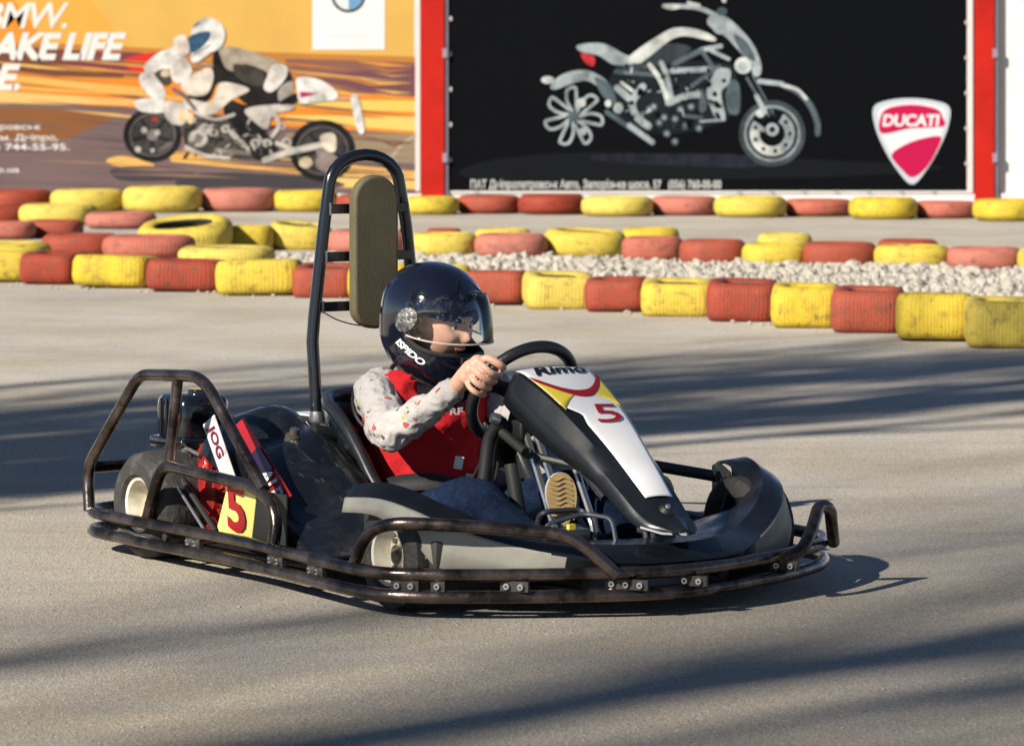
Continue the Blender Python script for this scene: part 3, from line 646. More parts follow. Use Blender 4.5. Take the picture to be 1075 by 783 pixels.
# bumper
BUMP = [(-.22, .60), (.2, .6), (.60, .595), (.82, .615), (1.16, .645), (1.30, .64), (1.39, .56), (1.48, .43), (1.6, .2), (1.65, .04), (1.62, -.12), (1.53, -.38), (1.42, -.57), (1.28, -.68), (1.1, -.69), (.8, -.65), (0, -.62), (-.22, -.60), (-.30, -.5), (-.30, .5)]
for w_, nm in ((.105, 'upper_rail'), (.055, 'lower_rail')):
    bm = bmesh.new(); tube(bm, fillet(KL([(u, v, w_) for u, v in BUMP]), .09, True, 5), .0155, 12, True); part(nm, bm, TUBE)
for (u, v), n_ in (((1.345, .60), 2), ((1.40, .545), 1), ((1.5, .40), 2), ((1.615, .165), 3), ((1.648, 0), 2), ((.35, .597), 2), ((.78, .61), 2), ((1.0, .63), 2), ((1.545, -.35), 2)):
    bm = bmesh.new(); nn = Vector((.55, -.83, 0)) if u > 1.3 else Vector((0, -1, 0)); tt = Vector((-nn.y, nn.x, 0)); c = K(u, v, .08)
    rot = Matrix((tt, -nn, Vector((0, 0, 1)))).transposed()
    box(bm, c, (.035 * n_, .012, .024), rot)
    for q in range(n_):
        M = axis_m(c + nn * .006 + tt * (.035 * (q - (n_ - 1) / 2)), nn); lathe(bm, [(0.0005, .008), (.007, .008), (.0085, 0)], M, 12, 1); 
        lathe(bm, [(.0005, .011), (.003, .011), (.003, .008)], M, 8, 0)
    part('bracket', bm, [mat('bracket', (.04, .038, .034), .5, .5), STEEL], smooth=False)
# front corner hoops
for sgn, sd in ((1, 0), (-1, 1)):
    H = [(1.17, .635, .105), (1.215, .625, .19), (1.31, .62, .222), (1.42, .50, .218), (1.50, .36, .205), (1.565, .285, .195), (1.625, .20, .105)]
    if sgn < 0: H = [(1.42, -.60, .105), (1.50, -.525, .205), (1.50, -.49, .212), (1.56, -.42, .16), (1.60, -.36, .12), (1.60, -.30, .105)]; 
    bm = bmesh.new(); tube(bm, fillet(KL(H), .06 if sgn > 0 else .03), .0155, 12); part('bumper_hoop', bm, TUBE)
# engine cage
bm = bmesh.new()
tube(bm, fillet(KL([(-.235, .585, .105), (-.265, .575, .217), (.0, .565, .478), (.305, .57, .495), (.37, .57, .475), (.676, .585, .24)]), .05), .0155, 12)
tube(bm, fillet(KL([(.09, .592, .105), (.155, .592, .235), (.20, .592, .262), (.62, .59, .245), (.71, .59, .222), (.75, .592, .17), (.75, .605, .105)]), .05), .0155, 12)
tube(bm, KL([(.213, .568, .488), (.20, .585, .26)]), .0145, 12)
tube(bm, fillet(KL([(-.26, .56, .217), (-.28, .3, .217), (-.28, -.3, .217), (-.26, -.55, .217), (-.235, -.585, .105)]), .05), .0155, 12)
part('engine_cage', bm, TUBE)
bm = bmesh.new(); tube(bm, KL([(.085, .52, .222), (.27, .52, .095)]), .0045, 8); tube(bm, KL([(.10, .50, .222), (.29, .50, .095)]), .008, 8, mi=1); part('brace_rod', bm, [STEEL, BLK])
# chassis
bm = bmesh.new()
for s in (1, -1):
    tube(bm, fillet(KL([(-.1, .30 * s, .07), (.5, .33 * s, .06), (1.05, .27 * s, .06), (1.5, .2 * s, .07)]), .1), .014)
    tube(bm, KL([(.75, .33 * s, .06), (.75, .6 * s, .08)]), .012); tube(bm, KL([(.2, .33 * s, .06), (.2, .6 * s, .08)]), .012)
tube(bm, KL([(0, -.5, .14), (0, .5, .14)]), .015); tube(bm, KL([(1.2, -.48, .13), (1.2, .48, .13)]), .012)
box(bm, K(.85, 0, .045), (1.25, .56, .006)); box(bm, K(.3, 0, .05), (1.0, 1.0, .006)); box(bm, K(.95, 0, .048), (.7, .9, .006))
part('chassis', bm, BLK)
# wheels
def wheel(u, v, r, wd, s):
    M = axis_m(K(u, v, r), K(0, s, 0)); h = wd / 2
    bm = bmesh.new(); ri = .068
    pr = [(ri, -h * .8), (ri + .012, -h), (r - .025, -h * 1.02), (r - .006, -h * .8), (r, -h * .4), (r, h * .4), (r - .006, h * .8), (r - .025, h * 1.02), (ri + .012, h), (ri, h * .8)]
    lathe(bm, pr, M, 48); o = part('wheel', bm, RUBBER)
    bm = bmesh.new(); lathe(bm, [(.005, h * .30), (.02, h * .34), (.024, h * .5), (.026, h * .3), (.052, h * .22), (.060, h * .62), (.064, h * .86), (.071, h * .9), (.072, h * .7), (.066, 0), (.072, -h * .8)], M, 40)
    part('rim', bm, RIM, o)
    bm = bmesh.new(); lathe(bm, [(.0005, h * .62), (.010, h * .62), (.012, h * .45), (.02, h * .42)], M, 12)
    for q in range(3): lathe(bm, [(.0005, h * .42), (.006, h * .42), (.006, h * .2)], M @ Matrix.Translation((.036 * math.cos(q * 2.09), .036 * math.sin(q * 2.09), 0)), 8)
    part('hub', bm, mat('rusty hub', (.25, .2, .14), .5, .5), o)
wheel(0.0, .49, .14, .17, 1); wheel(0, -.49, .14, .17, -1); wheel(1.2, .505, .13, .12, 1); wheel(1.2, -.505, .13, .12, -1)
# engine
eng = bmesh.new()
rbox(eng, K(.06, .27, .17), (.22, .16, .18), .02); rbox(eng, K(.03, .33, .255), (.10, .06, .07), .006, mi=1)
for q in range(7): box(eng, K(-.03, .27, .2 + q * .014), (.2, .2, .004), mi=1)
rbox(eng, K(-.06, .36, .19), (.06, .05, .06), .008, mi=1); tube(eng, fillet(KL([(-.08, .3, .25), (-.14, .36, .24), (-.16, .36, .16), (-.05, .38, .12)]), .03), .012, mi=1)
engine = part('engine', eng, [BLK, mat('cast aluminium', (.16, .155, .15), .4, .7, vscale=30, col2=(.03, .03, .03))], ang=30)
bm = bmesh.new(); rbox(bm, K(-.115, .34, .345), (.16, .15, .135), .03); rbox(bm, K(-.115, .34, .285), (.178, .168, .03), .008)
lathe(bm, [(.0005, .425 - .0), (.03, .425), (.033, .41), (.033, .40)], Matrix.Translation(K(-.1, .33, 0)), 20)
for q in range(3): box(bm, K(-.04 + .0, .36 - q * .03, .345), (.004, .008, .11)); box(bm, K(-.15 + q * .03, .417, .345), (.008, .004, .11))
part('air_filter', bm, GLOSS, engine)
FM = axis_m(K(.15, .425, .175), K(0, 1, 0))
bm = bmesh.new(); lathe(bm, [(.098, -.06), (.098, .0), (.094, .012), (.085, .016), (.082, .01), (.06, .012), (.055, .03), (.03, .036), (.0005, .036)], FM, 48)
for q in range(20):
    t = q * 2 * math.pi / 20; box(bm, FM @ Vector((.071 * math.cos(t), .071 * math.sin(t), .016)), (.024, .006, .008), (FM.to_3x3() @ Matrix.Rotation(t, 3, 'Z')))
part('fan_housing', bm, REDP, engine, ang=35)
bm = bmesh.new()
for q in range(24):
    t = q * 2 * math.pi / 24; box(bm, FM @ Vector((.071 * math.cos(t), .071 * math.sin(t), .0115)), (.02, .004, .002), (FM.to_3x3() @ Matrix.Rotation(t + .12, 3, 'Z')))
part('vent_slots', bm, BLK, engine, smooth=False)
bm = bmesh.new(); M2 = axis_m(K(.07, .42, .24), K(-.3, 1, .4)); lathe(bm, [(.07, -.02), (.07, 0), (.062, .01), (.03, .014), (.0005, .014)], M2, 32); part('starter_cover', bm, REDP, engine)
bm = bmesh.new()
rbox(bm, K(.045, .43, .245), (.05, .035, .03), .005); tube(bm, fillet(KL([(.0, .44, .27), (.05, .45, .285), (.10, .44, .27)]), .02), .006, 8); lathe(bm, [(.0005, .02), (.012, .02), (.014, 0)], axis_m(K(.03, .44, .262), K(0, .6, .8)), 12, 1)
lathe(bm, [(.0005, .015), (.009, .015), (.011, 0)], axis_m(K(.085, .45, .235), K(0, 1, .1)), 12, 1); box(bm, K(.02, .45, .215), (.035, .01, .02), mi=1)
part('carburettor', bm, [mat('grimy alloy', (.22, .21, .19), .4, .6, vscale=40, col2=(.04, .035, .03)), STEEL], engine, ang=30)
bm = bmesh.new(); tube(bm, catmull(KL([(-.05, .36, .27), (-.02, .42, .29), (.05, .44, .27), (.09, .47, .22), (.06, .47, .16)]), 6), .0035, 6); part('fuel_hose', bm, mat('hose rubber', (.02, .02, .02), .5), engine)
bm = bmesh.new(); tube(bm, catmull(KL([(-.12, .30, .20), (-.17, .30, .19), (-.2, .22, .17), (-.2, .0, .17)]), 6), .022, 12); part('exhaust', bm, mat('burnt steel', (.18, .14, .11), .45, .7, vscale=12, col2=(.06, .04, .03)), engine)
for pts in ([(.95, .10, .36), (.90, .16, .22), (.7, .22, .10), (.4, .28, .09), (.1, .32, .16)], [(1.30, .06, .16), (1.15, .02, .12), (.95, .08, .14), (.92, .06, .3)]):
    bm = bmesh.new(); tube(bm, catmull(KL(pts), 8), .003, 6); part('cable', bm, mat('cable sheath', (.02, .02, .022), .4))
# second red cover on the frame side and dark side guard sheet behind the number plate
bm = bmesh.new(); box(bm, K(.63, .552, .165), (.20, .004, .13)); bmesh.ops.subdivide_edges(bm, edges=bm.edges, cuts=2); part('side_guard', bm, mat('dark guard sheet', (.02, .021, .018), .6, 0), smooth=False)
def plane_shape(name, pts, origin, ax, ay, m, parent, thick=.003):
    bm = bmesh.new(); vs = [bm.verts.new(origin + ax * x + ay * y) for x, y in pts]; f = bm.faces.new(vs)
    return part(name, bm, m, parent, smooth=False, solid=thick)
# number plate: yellow with red 5, plane v = .556
def VP(u, w_, v): return K(u, v, w_)
pl = [(.45, .238), (.585, .228), (.585, .20), (.565, .105), (.53, .095), (.405, .108), (.395, .122)]
bm = bmesh.new(); bm.faces.new([bm.verts.new(VP(u, w_, .556)) for u, w_ in pl]); plate = part('number_plate', bm, PLATEY, smooth=False); plate.modifiers.new('t', 'SOLIDIFY').thickness = .004; plate['label'] = 'pale yellow plate with a red number 5 on the engine side'
vs, fs = text2d('5', 1, .03, -.1); vs = fit(vs, .455, .545, .108, .225)
bm = bmesh.new(); V = [bm.verts.new(VP(x, y + .01 - (x - .5) * .1, .563)) for x, y in vs]
for f in fs:
    try: bm.faces.new([V[i] for i in f])
    except ValueError: pass
part('digit', bm, RED, plate, smooth=False, recalc=False)
# rear side pods
def pod(s):
    rows = [[(.10, .17, .33), (.12, .24, .37), (.12, .33, .365), (.12, .42, .33), (.12, .45, .28)],
            [(.24, .19, .335), (.25, .25, .372), (.25, .34, .362), (.25, .44, .312), (.25, .475, .25)],
            [(.38, .235, .33), (.38, .28, .358), (.38, .36, .338), (.38, .462, .27), (.38, .495, .20)],
            [(.52, .25, .30), (.52, .30, .318), (.52, .38, .288), (.52, .485, .215), (.52, .512, .14)],
            [(.66, .265, .24), (.66, .31, .248), (.66, .39, .215), (.66, .505, .155), (.66, .53, .10)],
            [(.80, .28, .165), (.80, .32, .17), (.80, .41, .15), (.80, .53, .115), (.80, .55, .08)],
            [(.92, .30, .10), (.92, .34, .11), (.92, .42, .10), (.92, .55, .09), (.92, .565, .07)]]
    bm = bmesh.new(); G = dense([[K(u, v * s, w_) for u, v, w_ in r] for r in rows], 6, 6)
    for r in G:
        for p in r:
            q = noise.noise(Vector((p.x * 7, p.y * 9, 3 + s))) * .012; bump = .030 * math.exp(-((p.x - .20) ** 2 + (abs(p.y) - .30) ** 2) / .006)
            p.z += q + bump - .018 * math.exp(-((p.x - .36) ** 2) / .0012 - ((abs(p.y) - .34) ** 2) / .006)
    loft(bm, G); return part('side_pod', bm, BLKPL, solid=.005, ang=60), rows
podR, prow = pod(1); podL, _ = pod(-1)
bm = bmesh.new(); lathe(bm, [(.0005, .045), (.012, .045), (.014, .03), (.022, .026), (.024, 0)], Matrix.Translation(K(.40, .34, .315)) @ Matrix.Rotation(.3, 4, 'Y'), 16); part('latch', bm, mat('worn latch', (.2, .18, .15), .35, .7), podR)
# red and white stickers on the slanting flank boards
def board(name, quad, m, off=0, th=.002, parent=kart):
    bm = bmesh.new(); f = bm.faces.new([bm.verts.new(K(u, v + off, w_)) for u, v, w_ in quad]); return part(name, bm, m, parent, smooth=False, solid=th)
def on_board(quad, t, size, m, parent, name='lettering', off=.004, rot=0, box_=(0.1, .9, .15, .85)):
    vs, fs = text2d(t, 1, .035, .1); vs = fit(vs, *box_); P0, P1, P2, P3 = [K(*q) for q in quad]; bm = bmesh.new()
    V = [bm.verts.new((P0.lerp(P1, x)).lerp(P3.lerp(P2, x), 1 - y) + K(0, off, 0)) for x, y in vs]
    for f in fs:
        try: bm.faces.new([V[i] for i in f])
        except ValueError: pass
    return part(name, bm, m, parent, smooth=False, recalc=False)
q1 = [(.27, .47, .375), (.35, .475, .378), (.625, .515, .215), (.505, .505, .165)]
q1 = [(.36, .46, .388), (.665, .50, .220), (.60, .512, .182), (.32, .466, .362)]
st = board('flank_sticker', q1, RED)
qn = [(.47, .478, .326), (.56, .490, .278), (.51, .498, .244), (.43, .484, .294)]
board('navy_patch', qn, mat('navy vinyl', (.03, .01, .05), .4), .0035, .001, st)
on_board(q1, 'ALP', 1, WHITE, st, off=.007, box_=(.60, .95, .12, .88))
q2 = [(.215, .455, .385), (.40, .50, .245), (.355, .505, .215), (.165, .46, .355)]
o = board('sticker_strip', q2, mat('worn white vinyl', (.50, .46, .45), .5, 0, vscale=30, col2=(.28, .2, .18), lo=.5, hi=.75), .006)
on_board(q2, 'JOG', 1, mat('purple vinyl', (.12, .005, .03), .4), o, off=.010, box_=(.08, .62, .1, .8))
# far side white rail (left pod trim)
bm = bmesh.new(); box(bm, K(-.12, -.18, .318), (.46, .16, .012)); box(bm, K(-.12, -.09, .305), (.46, .02, .03), mi=1)
for q in range(5): box(bm, K(-.24 + q * .06, -.18, .326), (.03, .03, .004), mi=1)
part('rear_tray', bm, [mat('pale tray', (.55, .55, .56), .4), BLK], bevel=.004)
# roll hoop and headrest
bm = bmesh.new()
tube(bm, fillet(KL([(.24, .17, .06), (.22, .158, .36), (.20, .160, .56)]), .05) + fillet(KL([(.20, .155, .62), (.20, .125, .86), (.20, .108, .97)]), .03) + [K(.2, .108 * math.cos(t) , .965 + .080 * math.sin(t)) for t in [math.pi * k / 12 for k in range(1, 12)]] + fillet(KL([(.20, -.108, .97), (.20, -.13, .86), (.20, -.16, .60), (.22, -.165, .36), (.24, -.17, .06)]), .03), .0165, 14)
tube(bm, fillet(KL([(.20, -.125, .845), (.10, -.20, .79), (-.12, -.34, .62), (-.22, -.42, .22)]), .05), .0125, 12)
roll = part('roll_hoop', bm, HOOPM)
for w_ in (.905, .78, .65):
    hw = .128 if w_ > .85 else .14 if w_ > .7 else .15
    bm = bmesh.new(); box(bm, K(.212, 0, w_), (.010, hw * 2, .026)); o = part('cross_bar', bm, HOOPM, roll, smooth=False, bevel=.002)
    bm = bmesh.new(); box(bm, K(.2155, hw - .012, w_), (.004, .006, .032)); part('weld', bm, STEEL, roll, smooth=False)
bm = bmesh.new(); rr = .068; pts = []
for k in range(17): t = math.pi * k / 16; pts.append((rr * math.cos(t), .925 + rr * math.sin(t) * 1.0))
for k in range(17): t = math.pi + math.pi * k / 16; pts.append((rr * math.cos(t), .645 + rr * math.sin(t) * .8))
front = [bm.verts.new(K(.262, v, w_)) for v, w_ in pts]; bm.faces.new(front); ext = bmesh.ops.extrude_face_region(bm, geom=bm.faces[:])
for v_ in [g for g in ext['geom'] if isinstance(g, bmesh.types.BMVert)]: v_.co.x -= .034
OL = mat('olive padded board', (.105, .088, .045), .75, 0, vscale=12, var=.14, bump=.10, bscale=160)
part('headrest', bm, OL, bevel=.008)
bm = bmesh.new(); tube(bm, catmull(KL([(.21, .14, .64), (.23, .10, .615), (.24, .04, .60), (.24, 0, .605)]), 6), .0018, 6); part('cable', bm, BLK, roll)
bm = bmesh.new()
tube(bm, fillet(KL([(.22, .17, .35), (.34, .19, .30), (.34, .2, .12)]), .04), .012); tube(bm, KL([(.16, .22, .36), (.30, .12, .33)]), .012); lathe(bm, [(.02, -.02), (.024, 0), (.02, .03)], Matrix.Translation(K(.222, .158, .35)), 14, 1)
lathe(bm, [(.0005, .06), (.022, .06), (.022, -.02)], axis_m(K(.42, .235, .335), K(0, 1, .2)), 16)
part('seat_stay', bm, [BLK, STEEL])
# seat
cen = [(.80, 0, .075), (.70, 0, .085), (.58, 0, .075), (.46, 0, .08), (.38, 0, .13), (.34, 0, .22), (.31, 0, .32), (.29, 0, .41)]
edg = [(.80, .17, .11), (.72, .215, .155), (.63, .232, .225), (.56, .236, .30), (.50, .236, .355), (.44, .232, .392), (.37, .215, .412), (.29, .15, .425)]
rows = []
for (a_, b_) in zip(cen, edg):
    r_ = []
    for k in range(-8, 9):
        t = abs(k) / 8; e = t ** 2.6; r_.append(K(a_[0] + (b_[0] - a_[0]) * e, (b_[1]) * math.copysign(math.sin(t * math.pi / 2) ** .8, k), a_[2] + (b_[2] - a_[2]) * e))
    rows.append(r_)
bm = bmesh.new(); loft(bm, dense(rows, 3, 1)); seat = part('seat', bm, BLKPL, solid=.006, ang=70)
bm = bmesh.new(); lip = [K(u, v, w_) for u, v, w_ in edg] + [K(.28, 0, .43)] + [K(u, -v, w_) for u, v, w_ in edg[::-1]]
tube(bm, catmull(lip, 6), .017, 10); part('seat_lip', bm, mat('seat rim rubber', (.018, .02, .023), .3, 0, rvar=.08), seat)
# lap belts
BELT = mat('black webbing', (.010, .010, .011), .7, 0, bump=.3, bscale=300)
def strap(name, pts, nrm, wd, parent=kart, m=BELT):
    P = catmull(KL(pts), 6); bm = bmesh.new(); rws = []
    for i, p in enumerate(P):
        t = (P[min(i + 1, len(P) - 1)] - P[max(0, i - 1)]).normalized(); s_ = t.cross(K(*nrm)).normalized() * wd / 2; rws.append([p - s_, p + s_])
    loft(bm, rws); return part(name, bm, m, parent, solid=.003)
strap('seat_belt', [(.50, .225, .12), (.60, .205, .21), (.68, .14, .235), (.72, .06, .225), (.73, -.02, .218)], (.6, .5, .6), .05)
strap('seat_belt', [(.50, -.225, .15), (.60, -.20, .22), (.69, -.12, .235), (.73, -.02, .22)], (.6, -.5, .6), .05)
# steering
WC = K(.94, 0, .468); A = R(57); E1 = K(0, 1, 0); E2 = K(math.cos(A), 0, math.sin(A)); WN = K(math.sin(A), 0, -math.cos(A))
bm = bmesh.new(); P = []
for k in range(64):
    t = 2 * math.pi * k / 64; r_ = .142; e = .97 if math.sin(t) < -.8 else 1; P.append(WC + E1 * r_ * math.cos(t) + E2 * r_ * e * math.sin(t))
tube(bm, P, .0155, 12, True); sw = part('steering_wheel', bm, mat('wheel grip', (.014, .014, .015), .38, 0, bump=.15, bscale=200))
bm = bmesh.new()
for t in (20, 160, 270):
    d = E1 * math.cos(R(t)) + E2 * math.sin(R(t)); s_ = WN.cross(d).normalized()
    loft(bm, [[WC + WN * .012 + d * q + s_ * wd, WC + WN * .012 + d * q - s_ * wd] for q, wd in ((.01, .03), (.05, .022), (.09, .018), (.12, .024), (.137, .038))])
lathe(bm, [(.0005, -.01), (.03, -.01), (.034, .0), (.03, .02)], axis_m(WC, WN), 20)
part('spokes', bm, BLK, sw, solid=.005)
bm = bmesh.new(); tube(bm, [WC + WN * .01, WC + WN * .42], .011, 10); 
tube(bm, KL([(1.03, .055, .39), (1.20, .06, .10)]), .009, 8, mi=1); tube(bm, KL([(1.05, .035, .385), (1.23, .04, .10)]), .009, 8, mi=1)
tube(bm, KL([(1.03, -.055, .39), (1.20, -.06, .10)]), .009, 8, mi=1)
rbox(bm, K(1.02, .06, .385), (.05, .03, .05), .008); lathe(bm, [(.0005, .012), (.012, .012), (.014, .004), (.014, -.01)], axis_m(K(1.0, .12, .415), K(-.3, 1, .3)), 16, 1)
tube(bm, catmull(KL([(1.0, .10, .41), (.96, .11, .36), (.95, .12, .26), (.93, .13, .16)]), 6), .018, 10)
part('steering_column', bm, [BLK, STEEL])
bm = bmesh.new(); tube(bm, KL([(.98, .06, .30), (1.02, .05, .10)]), .018, 14); tube(bm, KL([(1.05, .07, .33), (1.35, -.12, .27)]), .010, 8); tube(bm, KL([(1.0, .10, .38), (1.10, .10, .34)]), .012, 12); part('column_sleeve', bm, mat('dark olive paint', (.03, .032, .024), .5))
# front panel with sticker
FS = [(1.055, .530, .100, .125, 1.04, .462), (1.10, .523, .100, .130, 1.065, .445), (1.20, .475, .088, .130, 1.17, .392), (1.29, .420, .077, .117, 1.27, .340), (1.38, .355, .063, .102, 1.365, .302), (1.47, .283, .051, .094, 1.455, .250), (1.53, .235, .042, .087, 1.515, .212), (1.58, .208, .028, .072, 1.565, .192), (1.62, .190, .012, .030, 1.615, .184)]
rows = []
for u, w_, hw, sv, su, sw_ in FS:
    rows.append([K(su, sv, sw_), K((su + u) / 2 + .004, sv * .5 + hw * .5 + .004, (sw_ + w_) / 2 + .004), K(u - .002, hw + .003, w_ - .004), K(u, hw * .6, w_ + .004), K(u, 0, w_ + .007), K(u, -hw * .6, w_ + .004), K(u - .002, -hw - .003, w_ - .004), K((su + u) / 2 + .004, -(sv * .5 + hw * .5 + .004), (sw_ + w_) / 2 + .004), K(su, -sv, sw_)])
bm = bmesh.new(); rows2 = [r for r in rows]; cols = [catmull([r[i] for r in rows2], 5) for i in range(9)]; loft(bm, list(zip(*cols))); panel = part('front_panel', bm, mat('dark panel plastic', (.007, .0085, .011), .34, 0, vscale=5, col2=(.012, .014, .016), rvar=.08, bump=.05, bscale=12), solid=.006, ang=28)
LUT = [(u, w_, hw) for u, w_, hw, *_ in FS]; CL = [0]
for a_, b_ in zip(LUT, LUT[1:]): CL.append(CL[-1] + math.hypot(b_[0] - a_[0], b_[1] - a_[1]))
cc = catmull([(l[0], l[1], l[2]) for l in LUT], 12)
cum = [0]
for a_, b_ in zip(cc, cc[1:]): cum.append(cum[-1] + math.hypot(b_.x - a_.x, b_.y - a_.y))
def pan(l, v, lift=.0035):   # l metres down the panel, v metres to the driver's right
    for i in range(len(cum) - 1):
        if l <= cum[i + 1] or i == len(cum) - 2:
            k = (l - cum[i]) / (cum[i + 1] - cum[i]); a_, b_ = cc[i], cc[i + 1]; u = a_.x + (b_.x - a_.x) * k; w_ = a_.y + (b_.y - a_.y) * k; hw = a_.z + (b_.z - a_.z) * k
            du, dw = b_.x - a_.x, b_.y - a_.y; q = math.hypot(du, dw); nu, nw = -dw / q, du / q
            x = min(1, abs(v) / max(hw, .01)); h = .007 * (1 - x * x) + lift
            if nw < 0: nu, nw = -nu, -nw
            return K(u + nu * h, v, w_ + nw * h)
def halfw(l):
    for i in range(len(cum) - 1):
        if l <= cum[i + 1]: k = (l - cum[i]) / (cum[i + 1] - cum[i]); return cc[i].z + (cc[i + 1].z - cc[i].z) * k
    return cc[-1].z
def sheet(name, fn, l0, l1, n, m, lift, parent):
    bm = bmesh.new(); loft(bm, [[pan(l, v, lift) for v in fn(l)] for l in [l0 + (l1 - l0) * i / n for i in range(n + 1)]]); return part(name, bm, m, parent, solid=.0006, recalc=False)
def span(a_, b_, k=12): return [a_ + (b_ - a_) * i / k for i in range(k + 1)]
def wl(l):    # right-hand edge of the white sheet: notched below the yellow
    h = halfw(l)
    if l < .19: return h
    if l < .235: return h - h * .38 * (l - .19) / .045
    if l < .27: return h * .62 + h * .12 * (l - .235) / .035
    return h * .74
stk = sheet('sticker', lambda l: span(-halfw(l), wl(l)), .0, .53, 60, WHITE, .0035, panel)
def shape2d(pts, m, name, lift, closed=True):
    P = [(q.x, q.y) for q in catmull([(x, y, 0) for x, y in pts], 5, True)] if closed else pts
    bm = bmesh.new(); tr = tessellate_polygon([[Vector((x, y, 0)) for x, y in P]]); V = [bm.verts.new((x, y, 0)) for x, y in P]
    for t in tr:
        try: bm.faces.new([V[i] for i in t])
        except ValueError: pass
    for _ in range(2): bmesh.ops.subdivide_edges(bm, edges=[e for e in bm.edges if e.calc_length() > .02], cuts=1, use_grid_fill=False); bmesh.ops.triangulate(bm, faces=bm.faces[:])
    for v in bm.verts: v.co = pan(v.co.x, v.co.y, lift)
    return part(name, bm, m, stk, smooth=False, recalc=False)
# yellow areas then red arc band over it
def band(name, m, f0, f1, lift, lo=-1, hi=1, n=30):   # band between two arcs l=f(v)
    bm = bmesh.new(); rws = []
    for i in range(n + 1):
        x = lo + (hi - lo) * i / n; a0, a1 = f0(x), f1(x); rws.append([pan(l, max(-halfw(l), min(halfw(l), x * halfw(l))), lift) for l in span(a0, a1, 5)])
    loft(bm, rws); return part(name, bm, m, stk, solid=.0004, recalc=False)
arc = lambda x: .142 - .085 * abs(x) ** 2.2
band('yellow_band', YEL, lambda x: arc(x) + .005, lambda x: .148 + .062 * abs(x) ** 1.5, .0045)
band('red_arc', RED, arc, lambda x: arc(x) + .028 - .004 * abs(x), .0055)
def pantext(s, l0, l1, v0, v1, m, bold, shear, name):   # reads from the front: text x runs toward the driver's left
    vs, fs = text2d(s, 1, bold, shear); vs = fit(vs, v0, v1, l1, l0); bm = bmesh.new(); V = [bm.verts.new(pan(y, x, .0075)) for x, y in vs]
    for f in fs:
        try: bm.faces.new([V[i] for i in f])
        except ValueError: pass
    part(name, bm, m, stk, smooth=False, recalc=False)
pantext('Rimo', .020, .062, .078, -.078, mat('black vinyl', (.01, .01, .01), .4), .035, .35, 'lettering')
pantext('5', .205, .275, .026, -.058, RED, .0, .12, 'digit')
bm = bmesh.new(); lathe(bm, [(.0005, .006), (.013, .005), (.017, 0), (.02, -.004)], axis_m(pan(.578, .0, .004), Vector((.5, 0, .85))), 20); lathe(bm, [(.0005, .012), (.006, .010), (.008, .004)], axis_m(pan(.578, .0, .004), Vector((.5, 0, .85))), 12, 1); part('mount_bolt', bm, [BLK, STEEL], panel)
bm = bmesh.new(); tube(bm, KL([(1.555, .084, .200), (1.60, .055, .188), (1.622, .0, .184)]), .003, 6); part('edge_trim', bm, mat('pale edge', (.5, .5, .5), .4), panel)
# front bodywork: hood and wheel covers
ST = {0: [(1.60, 0, .085), (1.63, 0, .125), (1.57, 0, .160), (1.42, 0, .155)],
      1: [(1.585, .15, .085), (1.61, .15, .128), (1.54, .14, .162), (1.38, .12, .155)],
      2: [(1.50, .31, .085), (1.51, .305, .148), (1.45, .28, .172), (1.28, .22, .145)],
      3: [(1.415, .43, .090), (1.42, .425, .180), (1.38, .39, .212), (1.22, .33, .160)],
      4: [(1.36, .51, .105), (1.35, .500, .214), (1.31, .465, .252), (1.21, .41, .163)],
      5: [(1.305, .555, .175), (1.28, .545, .244), (1.235, .51, .284), (1.17, .475, .268)],
      6: [(1.20, .59, .225), (1.19, .578, .262), (1.15, .54, .297), (1.09, .50, .285)],
      7: [(1.08, .61, .225), (1.075, .60, .256), (1.06, .565, .285), (1.03, .525, .270)]}
def side(s): return [[K(u, v * s, w_) for u, v, w_ in ST[k]] for k in range(8)]
def refine(rows):
    a_ = [catmull([r[i] for r in rows], 5) for i in range(4)]; out = []
    for q in zip(*a_):
        b0, c0, m0, r0 = q
        out.append([b0, b0.lerp(c0, .5), b0.lerp(c0, .97), c0 + (m0 - c0).normalized() * .004, c0.lerp(m0, .5), m0, m0.lerp(r0, .5), r0])
    return out
full = refine([[K(u, v * s, w_) for u, v, w_ in ST[k]] for s, k in [(-1, 7 - i) for i in range(7)] + [(1, i) for i in range(8)]])
bm = bmesh.new(); loft(bm, full)
for f in bm.faces:
    c = f.calc_center_median(); n_ = len(full)
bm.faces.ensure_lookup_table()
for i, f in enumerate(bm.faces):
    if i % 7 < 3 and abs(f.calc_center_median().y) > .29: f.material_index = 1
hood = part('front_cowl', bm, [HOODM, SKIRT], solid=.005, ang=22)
# inner walls of the wheel covers
for s in (1, -1):
    bm = bmesh.new(); top = [(1.035, .52, .268), (1.095, .495, .283), (1.175, .47, .266), (1.215, .405, .161)]
    loft(bm, [[K(u, v * s, w_) for u, v, w_ in top], [K(u, v * s - .0 * s, .12) for u, v, w_ in top[:2]] + [K(1.18, .46 * s, .12), K(1.215, .405 * s, .12)]])
    part('cover_wall', bm, mat('mossy black plastic', (.022, .026, .02), .6, 0, vscale=20), hood, solid=.004)
